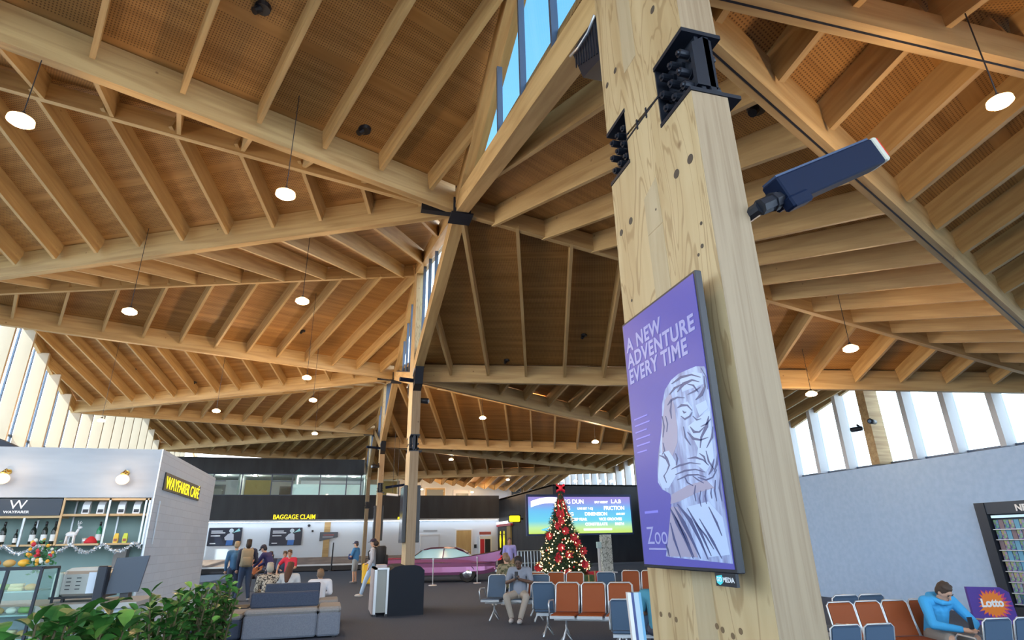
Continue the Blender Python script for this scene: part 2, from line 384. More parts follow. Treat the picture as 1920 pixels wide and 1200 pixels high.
# facade edge beams
for a, b, n in (('F', 'G', NL), ('H', 'R', NR)):
    for k in range(0, 5):
        for p, q in (('%s%d' % (a, k), '%s%d' % (b, k)), ('%s%d' % (b, k), '%s%d' % (a, k + 1))):
            if q not in NODE or (k == 4 and a == 'H'): continue
            pa, pb = Vector(NODE[p]), Vector(NODE[q])
            t = thing('eaves_beam', 'timber edge beam of the folded roof along the %s windows' % ('left' if a == 'F' else 'right'), 'roof beam', pa, 0, 'eaves beams along the %s windows' % ('left' if a == 'F' else 'right'))
            beam('timber_member', pa, pb, .13, .46, LVL, t)
# chords on the column line and clerestory glazing
for k in range(0, 5):
    K, T = Vector(NODE['K%d' % k]), Vector(NODE['T%d' % k])
    A0_, A1_ = (Vector(NODE['A%d' % (k - 1)]) if k else None), Vector(NODE['A%d' % k])
    for A, s in ((A1_, 1), (A0_, -1)):
        if A is None: continue
        K2_, T2_ = K + Vector((0, s * .3, .0)), T
        if k == 1 and s == 1: lab = 'broad timber chord descending from the black hub to the big column head'
        elif k == 2 and s == -1: lab = 'broad timber chord descending from the black hub to the second column'
        else: lab = 'broad timber chord under a clerestory on the far column line'
        t = thing('clerestory_chord', lab, 'roof beam', K2_, 0, None if lab.startswith('broad timber chord desc') else 'far clerestory chords')
        beam('timber_member', K2_, A, .23, .34, LVL, t)
        t = thing('clerestory_rafter', ('upper timber edge of the clerestory rising from the black hub' if (k == 1 and s == 1) else 'upper timber edge of the sunlit clerestory behind the black hub' if (k == 2 and s == -1) else 'upper timber edge of a far clerestory'), 'roof beam', A, 0, None if (k, s) in ((1, 1), (2, -1)) else 'far clerestory upper edges')
        beam('timber_member', A, T2_, .26, .36, LVL, t)
        # glass triangle with frame
        b0 = Vector((CN, K2_.y, K2_.z + .34)); b1 = Vector((CN, A.y - s * .9, A.z + .1)); b2 = Vector((CN, T2_.y + s * .1, T2_.z))
        g = M().prism([b0 + Vector((-.01, 0, 0)), b1 + Vector((-.01, 0, 0)), b2 + Vector((-.01, 0, 0))], (.02, 0, 0))
        w = struct('window_1', M().tube(b0 + Vector((-.06, 0, 0.02)), b1 + Vector((-.06, 0, 0.02)), .025, seg=4), FRAME)
        part('window_pane', g, GLASS, w)
        fr = M()
        for f in (.22, .42, .62):
            p = b0.lerp(b1, f); q = b2.lerp(b1, f); fr.box((CN - .05, p.y - .025, p.z), (CN + .03, p.y + .025, q.z))
        p = b0.lerp(b2, .5); q = b1.lerp(b2, .5); 
        part('window_frame', fr, FRAME, w)
# black steel hub at the first roof node and its arms
def hub(name, A, lab, grp=None):
    A = Vector(A); t = thing('steel_hub', lab, 'steel connector', A, 0, grp)
    part('hub_block', M().cbox(A + Vector((0, 0, .10)), (.34, .34, .34)), STEEL, t)
    part('arm', M().box((A.x - .75, A.y - .06, A.z - .02), (A.x - .15, A.y + .08, A.z + .12), None), STEEL, t)
    part('flange', M().cbox(A + Vector((0, 0, -.08)), (.42, .42, .03)), STEEL, t)
    r = M()
    r.tube(A + Vector((-.1, -.1, .27)), A + Vector((-.1, -.1, .8)), .02); part('tie_rod', r, STEEL, t)
    b = M()
    for i in range(4): b.tube(A + Vector((-.12 + .08 * i, -.17, .16)), A + Vector((-.12 + .08 * i, -.20, .16)), .018)
    part('bolt', b, STEEL, t); return t
hub('h', NODE['A1'], 'black steel hub where the roof beams meet near the middle of the view')
hub('h', NODE['A2'], 'black steel hub left of the second column head')
hub('h', NODE['A3'], 'far black steel hub beside the third column head')

# ------------------------------------------------------------------ floor, walls, facades
struct('floor', M().box((NL - .2, -10.5, -.12), (NR + .2, 50.5, 0)), CARPET)
struct('ground_apron', M().box((-160, -160, -.5), (160, 160, -.14)), CONC)
# right wall with clerestory
struct('wall_right', M().box((NR, -10.5, 0), (NR + .25, 50, 3.80)).box((13.2, -10.5, 0), (NR, 22.5, 3.24)), WALLR)
def edge_z(n, u, a, b):
    ks = []
    for k in range(0, 6):
        ks.append((UC[k], NODE['%s%d' % (a, k)][2])); ks.append((UM[k], NODE['%s%d' % (b, k)][2]))
    for (u0, z0), (u1, z1) in zip(ks, ks[1:]):
        if u0 <= u <= u1: return z0 + (z1 - z0) * (u - u0) / (u1 - u0)
    return ks[0][1] if u < ks[0][0] else ks[-1][1]
mull = M(); i = -12
us = [16.0 + 1.36 * i for i in range(-19, 26)]
for bay in range(9):
    seg = us[bay * 5: bay * 5 + 6]
    if len(seg) < 2: continue
    m = M()
    for a, b in zip(seg, seg[1:]):
        m.box((NR + .02, a + .1, 3.80), (NR + .07, b - .02, 3.87)); m.box((NR + .02, b - .03, 3.8), (NR + .07, b + .02, edge_z(0, b, 'H', 'R') + .3))
    w = struct('window_%d' % (bay + 2), m, FRAME)
    pts = [(NR + .05, seg[0], 3.8)] + [(NR + .05, seg[-1], 3.8)] + [(NR + .05, q, edge_z(0, q, 'H', 'R') + .4) for q in reversed(seg)]
    part('window_pane', M().prism(pts, (.012, 0, 0)), GLASS, w)
    for q in seg[:-1]:
        big = abs(q - 16.0) < .01
        mm = M().box((NR - (.30 if not big else .45), q - (.085 if not big else .17), 3.80), (NR + .12, q + (.085 if not big else .17), edge_z(0, q, 'H', 'R') + .35))
        part('mullion', mm, MULL if not big else LVLD, w)
FIN = mat('pale_timber', (.50, .42, .32), .6)
# left facade: timber fins and glass, its unseen lower glazing added for daylight
struct('wall_left', M().box((NL - .35, -10.5, 0), (NL - .1, 50, .5)), WALLW)
us = [UC[0] + 1.359 * i for i in range(0, 46)]
for bay in range(9):
    seg = us[bay * 5: bay * 5 + 6]
    m = M()
    for a, b in zip(seg, seg[1:]):
        m.box((NL - .24, a + .04, 5.55), (NL - .16, b - .04, 5.63)); m.box((NL - .22, a - .03, .5), (NL - .16, a + .03, edge_z(0, a, 'F', 'G') + .2))
    w = struct('window_%d' % (bay + 12), m, FRAME)
    pts = [(NL - .2, seg[0], .5), (NL - .2, seg[-1], .5)] + [(NL - .2, q, edge_z(0, q, 'F', 'G') + .4) for q in reversed(seg)]
    part('window_pane', M().prism(pts, (.012, 0, 0)), GLASS, w)
    for q in seg[:-1]:
        part('timber_fin', M().box((NL - .1, q - .055, 0), (NL + .34, q + .055, edge_z(0, q, 'F', 'G') + .05)), FIN, w)
        part('transom', M().box((NL - .16, q + .05, 5.5), (NL + .16, q + .45, 5.56)), FRAME, w)
# back glazing behind the viewer
m = M()
for i in range(11): m.box((NL + 2.95 * i - .06, -10.5, 0), (NL + 2.95 * i + .06, -10.35, 6.5))
w = struct('window_22', m, FRAME)
part('window_pane', M().box((NL, -10.44, 0), (NR, -10.42, 6.5)), GLASS, w)

# far end: baggage claim wall with gallery above
UW = 44.6
struct('wall_back', M().box((-11.7, UW, 0), (11.6, UW + .25, 3.12)), WALLW)
struct('trim_1', M().box((-11.7, UW - .12, 3.12), (11.5, UW + .2, 3.26)), WALLW)
struct('wall_band', M().box((-11.7, UW - .15, 3.26), (11.5, UW + .2, 4.86)), WALLD)
struct('wall_upper_band', M().box((-11.7, UW - .15, 6.30), (1.45, UW + .2, 7.35)), WALLD)
seam = M()
for i in range(16): seam.box((-11 + 1.45 * i, UW - .156, 3.3), (-10.985 + 1.45 * i, UW - .149, 4.82))
struct('trim_2', seam, STEEL)
t = thing('soffit_fill_light', 'long added fill light strip under the charcoal band above the baggage wall', 'light', (0, UW - .3, 3.10)); part('fill_light_strip', M().box((-11, UW - .42, 3.10), (11.3, UW - .32, 3.13)), mat('fill_light_glow', (.85, .93, 1.0), .5, emit=7.0), t); part('fill_light_housing', M().box((-11.02, UW - .44, 3.13), (11.32, UW - .15, 3.2)), WALLW, t)  # strip lamp added to brighten the white baggage wall
seam = M()
for i in range(8): seam.box((-10.6 + 1.5 * i, UW - .156, 6.35), (-10.585 + 1.5 * i, UW - .149, 7.3))
struct('trim_4', seam, STEEL)
# gallery rooms
struct('floor_gallery', M().box((-11.7, UW + .2, 4.4), (11.5, 50, 4.55)), CARPET)
GW = mat('gallery_wall', (0.50, 0.58, 0.62), .7)
struct('wall_gallery', M().box((-11.7, 49.6, 4.5), (17.6, 49.8, 8.0)), WALLW)
struct('ceiling_gallery', M().box((-11.7, UW + .22, 6.34), (1.7, 49.8, 6.45)), GW)
for i, x in enumerate((-9.5, -6.9, -3.2, 1.6)):
    struct('wall_gallery_partition', M().box((x, UW + .4, 4.5), (x + .1, 49.6, 6.4)), GW)
WARMW = mat('tan_panel', (0.52, 0.38, 0.16), .6); BLIND = mat('white_blind', (0.72, 0.86, 0.90), .6, emit=0.25)
xs = [-11.5, -9.7, -8.4, -6.6, -4.7, -3.35, -1.5, 0.3, 1.3, 2.6, 4.0]
fr = M()
for x in xs: fr.box((x - .035, UW - .05, 4.86), (x + .035, UW + .05, 6.30 if x < 1.4 else 5.9))
fr.box((-11.6, UW - .05, 4.84), (4.0, UW + .05, 4.9)); fr.box((-11.6, UW - .05, 6.24), (1.4, UW + .05, 6.30))
for a, b in ((-9.7, -8.4), (-8.4, -7.6), (-4.7, -3.35)): fr.box((a, UW - .04, 5.78), (b, UW + .04, 5.83))
for a, b in ((-1.5, .3), (.3, 1.3)): fr.box((a, UW - .04, 5.62), (b, UW + .04, 5.66))
w = struct('window_23', fr, FRAME)
part('window_pane', M().box((-11.6, UW - .006, 4.88), (4.0, UW + .006, 6.28)), GLASS2, w)
bl = M()
for a, b in ((-3.3, -1.55), (-1.45, .25), (.35, 1.25), (1.9, 2.55)): bl.box((a, UW + .04, 4.88), (b, UW + .06, 5.62))
tag(bl.out('window_blind', BLIND), 'pale blue blinds in the gallery windows above the charcoal band', 'blind')
for x0, x1, c, nm in ((-6.5, -4.8, WARMW, 'tan'), (2.65, 3.95, WARMW, 'golden')):
    solo('wall_panel', M().box((x0, UW + .9, 4.55), (x1, UW + .96, 5.95)), c, '%s timber panel inside the gallery %s' % (nm, 'left of the grey gallery door' if nm == 'tan' else 'just right of the second column'), 'panel')
def door(num, x0, x1, y, z0, z1, col, frame=WALLW, glazed=None, handle=True):
    o = struct('door_%d' % num, M().box((x0, y - .04, z0), (x1, y, z1)), col)
    f = M().box((x0 - .09, y - .06, z0), (x0, y + .02, z1 + .09)).box((x1, y - .06, z0), (x1 + .09, y + .02, z1 + .09)).box((x0, y - .06, z1), (x1, y + .02, z1 + .09))
    part('door_frame', f, frame, o)
    if glazed: part('door_glass', M().box((x0 + .12, y - .05, glazed[0]), (x1 - .12, y - .041, glazed[1])), mat('dim_glass', (.25, .28, .28), .3), o)
    if handle: part('door_handle', M().box((x1 - .16, y - .09, z0 + 1.0), (x1 - .06, y - .04, z0 + 1.05)), SILVER, o)
    return o
GREYD = mat('grey_door', (.10, .12, .14), .5); TAND = noise_mat('tan_door', (.50, .33, .13), (.60, .42, .19), (3, 3, .5), .5)
door(1, -4.5, -3.5, 49.55, 4.55, 5.8, GREYD, FRAME); door(2, -9.3, -8.5, 49.55, 4.55, 5.9, GREYD, FRAME, (5.0, 5.7))
door(3, 5.0, 5.9, 49.55, 4.55, 5.9, GREYD, MULL); door(4, 6.6, 8.2, 49.55, 4.55, 5.8, TAND, WHITE, (4.7, 5.7)); door(5, 9.0, 10.3, 49.55, 4.55, 5.6, WHITE, WHITE, (4.7, 5.4)); door(6, 13.9, 14.7, 49.55, 4.55, 5.75, GREYD, MULL)
door(7, 5.75, 7.0, UW - .01, 0, 2.1, WALLW, SILVER); door(8, 8.3, 9.4, UW - .01, 0, 2.42, TAND, WHITE)
struct('trim_3', M().box((.02 - .95, UW - .05, 0), (.02 - .55, UW, 3.1)), LVL)
# charcoal volume at right rear
struct('wall_charcoal_side', M().box((11.5, 32.5, 0), (11.7, UW, 4.62)), WALLD)
struct('wall_charcoal_front', M().box((11.5, 32.3, 0), (NR, 32.5, 4.55)), WALLD)
struct('ceiling_charcoal_block', M().box((11.5, 32.3, 4.5), (NR, UW, 4.58)), WALLD)
# shelf-like pale plinth below charcoal wall
solo('counter_ledge', M().box((12.4, 31.2, 0), (NR - .1, 31.9, .35)).box((12.3, 31.1, .35), (NR - .1, 32.0, .42)), mat('slate_ledge', (.16, .19, .24), .5), 'low slate grey ledge in front of the charcoal wall by the tiger screen', 'ledge')
# small spotlights on top of the charcoal block
for i in range(4):
    x = 12.9 + .75 * i
    t = thing('spotlight', 'small white spotlight on the rim of the charcoal block behind the tree', 'spotlight', (x, 32.4, 4.58), 0, 'spotlights on the charcoal block')
    part('stem', M().tube((x, 32.4, 4.58), (x, 32.4, 4.72), .02), WHITE, t); part('lamp_head', M().ell((x, 32.3, 4.78), (.1, .12, .07), 10, 6), LAMPW, t, True)

# ------------------------------------------------------------------ timber columns with steel fuse connectors
RV = Matrix(((0, 1, 0), (0, 0, 1), (1, 0, 0))).to_4x4()
def vert(name, m, mt, parent):
    """mesh given in world coordinates, stored in a frame whose local X is vertical"""
    off = wl_(parent); vs = [(v[2] - off[2], v[0] - off[0], v[1] - off[1]) for v in m.v]
    q = M(); q.v = vs; q.f = m.f; q.mi = m.mi; o = q.out(name, mt, parent); o.matrix_local = RV; return o
def column(k, lab, detail, grp=None):
    c = UC[k] - .125; x0, x1 = CN - .115, CN + .115; ztop = 9.25
    P = lambda du, z: (x0, c + du, z)
    t = thing('timber_column', lab, 'column', (CN, c, 0), 0, grp)
    t['label'] = lab
    W = (x1 - x0, 0, 0)
    lower = [P(-.505, 0), P(.505, 0), P(.505, 3.92), P(.225, 3.92), P(.225, 4.135), P(-.185, 4.095), P(-.185, 3.88), P(-.505, 3.88)]
    upper = [P(-.505, 4.33), P(-.185, 4.33), P(-.185, 4.115), P(.225, 4.155), P(.225, 4.36), P(.505, 4.36), P(.505, 6.6), P(.30, ztop), P(-.30, ztop), P(-.505, 6.6)]
    vert('lower_post', M().prism(lower, W), PLY, t); vert('upper_post', M().prism(upper, W), PLY, t)
    # edge lamination on the two narrow faces
    for a, b, z0, z1 in ((-.507, -.5, 0, 3.878), (.5, .507, 0, 3.918), (-.507, -.5, 4.332, 6.6)):
        vert('edge_lamination', M().box((x0 + .001, c + a, z0), (x1 - .001, c + b, z1)), PLYE, t)
    # recessed infill strips on the broad faces
    if detail:
        vert('infill_strip', M().box((x0 - .0015, c - .10, 0), (x0 + .004, c + .06, 1.52)), PATCH, t)
        vert('infill_strip', M().prism([(x0 - .0015, c - .085, 2.2), (x0 - .0015, c + .075, 2.2), (x0 - .0015, c + .10, 3.30), (x0 - .0015, c - .07, 3.30)], (.004, 0, 0)), PATCH, t)
        vert('infill_strip', M().prism([(x0 - .0016, c - .075, 3.305), (x0 - .0016, c + .10, 3.305), (x0 - .0016, c + .10, 3.56), (x0 - .0016, c - .06, 3.62)], (.004, 0, 0)), PATCH, t)
        vert('infill_strip', M().box((x0 - .0015, c + .0, 4.62), (x0 + .004, c + .17, 6.2)), PATCH, t)
        vert('infill_strip', M().box((x0 - .0015, c - .23, 4.9), (x0 + .004, c - .19, 6.5)), PATCH, t)
        for du, z, r in ((-.26, 4.74, .025), (.29, 4.76, .022), (.43, 4.75, .022), (-.41, 3.50, .027), (-.27, 3.50, .027), (.29, 3.52, .024), (.43, 3.51, .022), (-.02, 3.42, .008), (-.4, 2.98, .012), (-.36, 2.95, .009), (-.42, 3.1, .01), (.38, 3.0, .009)):
            part('plug_hole', M().tube((x0 - .002, c + du, z), (x0 + .01, c + du, z), r, seg=16), mat('plug_dark', (.07, .05, .035), .7), t)
        for du, z in ((.40, 1.23), (.31, 1.235), (.25, 1.22), (.42, 1.02), (.33, 1.05), (.24, 1.0), (-.10, 1.23), (-.14, 1.22), (-.21, 1.205), (-.27, 1.23), (-.12, 1.03), (-.2, 1.0), (-.3, 1.05)):
            part('knot', M().tube((x0 - .002, c + du, z), (x0 + .01, c + du, z), .013, seg=12), mat('knot_ring', (.16, .10, .05), .7), t)
    # slit rod with cross pins
    r = M().box((x0 - .004, c - .20, 4.098), (x0 + .02, c + .24, 4.112), None)
    r.box((x0 - .006, c - .05, 4.07), (x0 + .01, c - .038, 4.145)).box((x0 - .006, c + .07, 4.075), (x0 + .01, c + .082, 4.15))
    part('slit_rod', r, STEEL, t)
    for sgn, nm in ((-1, 'near'), (1, 'far')):
        ce = c + sgn * (.345 if sgn < 0 else .365); hw = .16 if sgn < 0 else .14; zb, zt = (3.88, 4.33) if sgn < 0 else (3.92, 4.36)
        pl = M().box((x0 - .006, ce - hw - .008, zt - .028), (x1 + .02, ce + hw, zt)).box((x0 - .006, ce - hw - .008, zb), (x1 + .085, ce + hw, zb + .025))
        pl.box((x0 + .002, ce + (-hw if sgn > 0 else hw) - .01, zb), (x1 - .002, ce + (-hw if sgn > 0 else hw) + .01, zt))
        cp = part('connector_plate', pl, STEEL, t)
        bl = M().box((CN - .03, ce - hw + .01, zb + .02), (CN - .005, ce + hw - .01, zt - .02)).box((CN + .02, ce - hw + .0, zb + .02), (CN + .055, ce + hw - .01, zt - .02))
        bl.prism([(CN - .06, ce - hw, zb + .06), (CN + .07, ce - hw, zb + .06), (CN + .07, ce - hw, zt - .05), (CN + .02, ce - hw, zt - .03), (CN - .06, ce - hw, zt - .09)], (0, .03, 0))
        part('fuse_plate', bl, STEEL, t)
        nb = 9 if detail else 4
        for i in range(nb):
            du = (-.10 + .095 * (i % 3) + (.02 if (i // 3) % 2 else 0)) * (hw / .16); z = zb + .09 + .115 * (i // 3)
            for s2 in (-1, 1):
                b = M(); xa = CN - .03 if s2 < 0 else CN + .05; L = .082 if s2 < 0 else .06
                b.tube((xa, ce + du, z), (xa + s2 * L, ce + du, z), .025, seg=12); b.tube((xa, ce + du, z), (xa + s2 * .02, ce + du, z), .036, seg=6)
                b.tube((xa + s2 * L, ce + du, z), (xa + s2 * (L + .014), ce + du, z), .014, seg=8)
                part('bolt', b, STEEL, t, True if False else False)
    return t
cap = ['', 'huge pale plywood column in the foreground carrying the tiger screen', 'second timber column rising from the dark kiosk, with a round camera', 'third timber column behind the man with the black backpack', 'fourth timber column standing against the gallery wall']
cols = {}
for k in (1, 2, 3, 4): cols[k] = column(k, cap[k], k == 1)
# black steel sockets where the chords meet the columns
def socket(k, s, lab, grp=None):
    K = Vector(NODE['K%d' % k]); y0 = UC[k] - .125 + s * .50
    t = thing('steel_socket', lab, 'steel connector', (CN, y0, K.z - .45), 0, grp)
    m = M().prism([(CN - .11, y0, K.z - .42), (CN - .11, y0 + s * .34, K.z - .30), (CN - .11, y0 + s * .52, K.z + .14), (CN - .11, y0, K.z + .10)], (.22, 0, 0))
    part('socket_shell', m, STEEL, t)
    r = M()
    for i in range(9): r.box((CN - .118, min(y0 + s * (.04 + .05 * i), y0 + s * (.055 + .05 * i)), K.z - .33 + .03 * i), (CN - .11, max(y0 + s * (.04 + .05 * i), y0 + s * (.055 + .05 * i)), K.z + .05))
    part('grille_rib', r, DK, t)
    c = M().path([(CN - .14, y0 + s * .5, K.z + .08), (CN - .15, y0 + s * .3, K.z - .02), (CN - .14, y0 + s * .12, K.z - .04), (CN - .13, y0, K.z + .02)], .012)
    part('cable_loop', c, SILVER, t, True); return t
socket(1, 1, 'black ribbed steel socket joining the roof chord to the big foreground column')
for k in (2, 3):
    for s in (-1, 1): socket(k, s, 'black steel socket on the %s column where a roof chord lands, %s side' % (('second', 'third')[k - 2], 'near' if s < 0 else 'far'))

# ------------------------------------------------------------------ tiger advertising screen
SCRX = 1.54
t = thing('advertising_screen', 'tall purple advertising screen showing a tiger on the big foreground column', 'screen', (SCRX, 2.58, 1.47))
part('screen_body', M().rbox((SCRX + .002, 2.185, 1.462), (SCRX + .040, 2.975, 2.80), .004), DK, t)
part('wall_bracket', M().box((SCRX + .04, 2.35, 1.75), (CN - .115, 2.85, 2.45)), STEEL, t)
PUR = mat('screen_purple', (.075, .070, .30), .3, emit=.36, spec=.3)
PUR2 = mat('screen_purple_text', (.23, .24, .46), .3, emit=.36)
TG1 = mat('tiger_pale', (.22, .30, .50), .3, emit=.36)
for q in (TG1,):
    N_ = q.node_tree.nodes; L_ = q.node_tree.links; b_ = N_['Principled BSDF']; tc_ = N_.new('ShaderNodeTexCoord'); mp_ = N_.new('ShaderNodeMapping'); mp_.inputs['Scale'].default_value = (1, 14, 3.2); n_ = N_.new('ShaderNodeTexNoise'); n_.inputs['Scale'].default_value = 1.6; n_.inputs['Detail'].default_value = 6; r_ = N_.new('ShaderNodeValToRGB')
    r_.color_ramp.elements[0].position = .35; r_.color_ramp.elements[0].color = (.13, .15, .30, 1); r_.color_ramp.elements[1].position = .62; r_.color_ramp.elements[1].color = (.30, .39, .60, 1)
    L_.new(tc_.outputs['Object'], mp_.inputs[0]); L_.new(mp_.outputs[0], n_.inputs['Vector']); L_.new(n_.outputs[0], r_.inputs[0]); L_.new(r_.outputs[0], b_.inputs['Emission Color']); L_.new(r_.outputs[0], b_.inputs['Base Color'])
TG2 = mat('tiger_warm', (.24, .23, .34), .3, emit=.34); TG3 = mat('tiger_stripe', (.045, .06, .16), .3, emit=.35); TGW = mat('tiger_light', (.31, .40, .60), .3, emit=.38)
part('display', M().box((SCRX - .001, 2.20, 1.478), (SCRX + .003, 2.96, 2.785)), PUR, t)
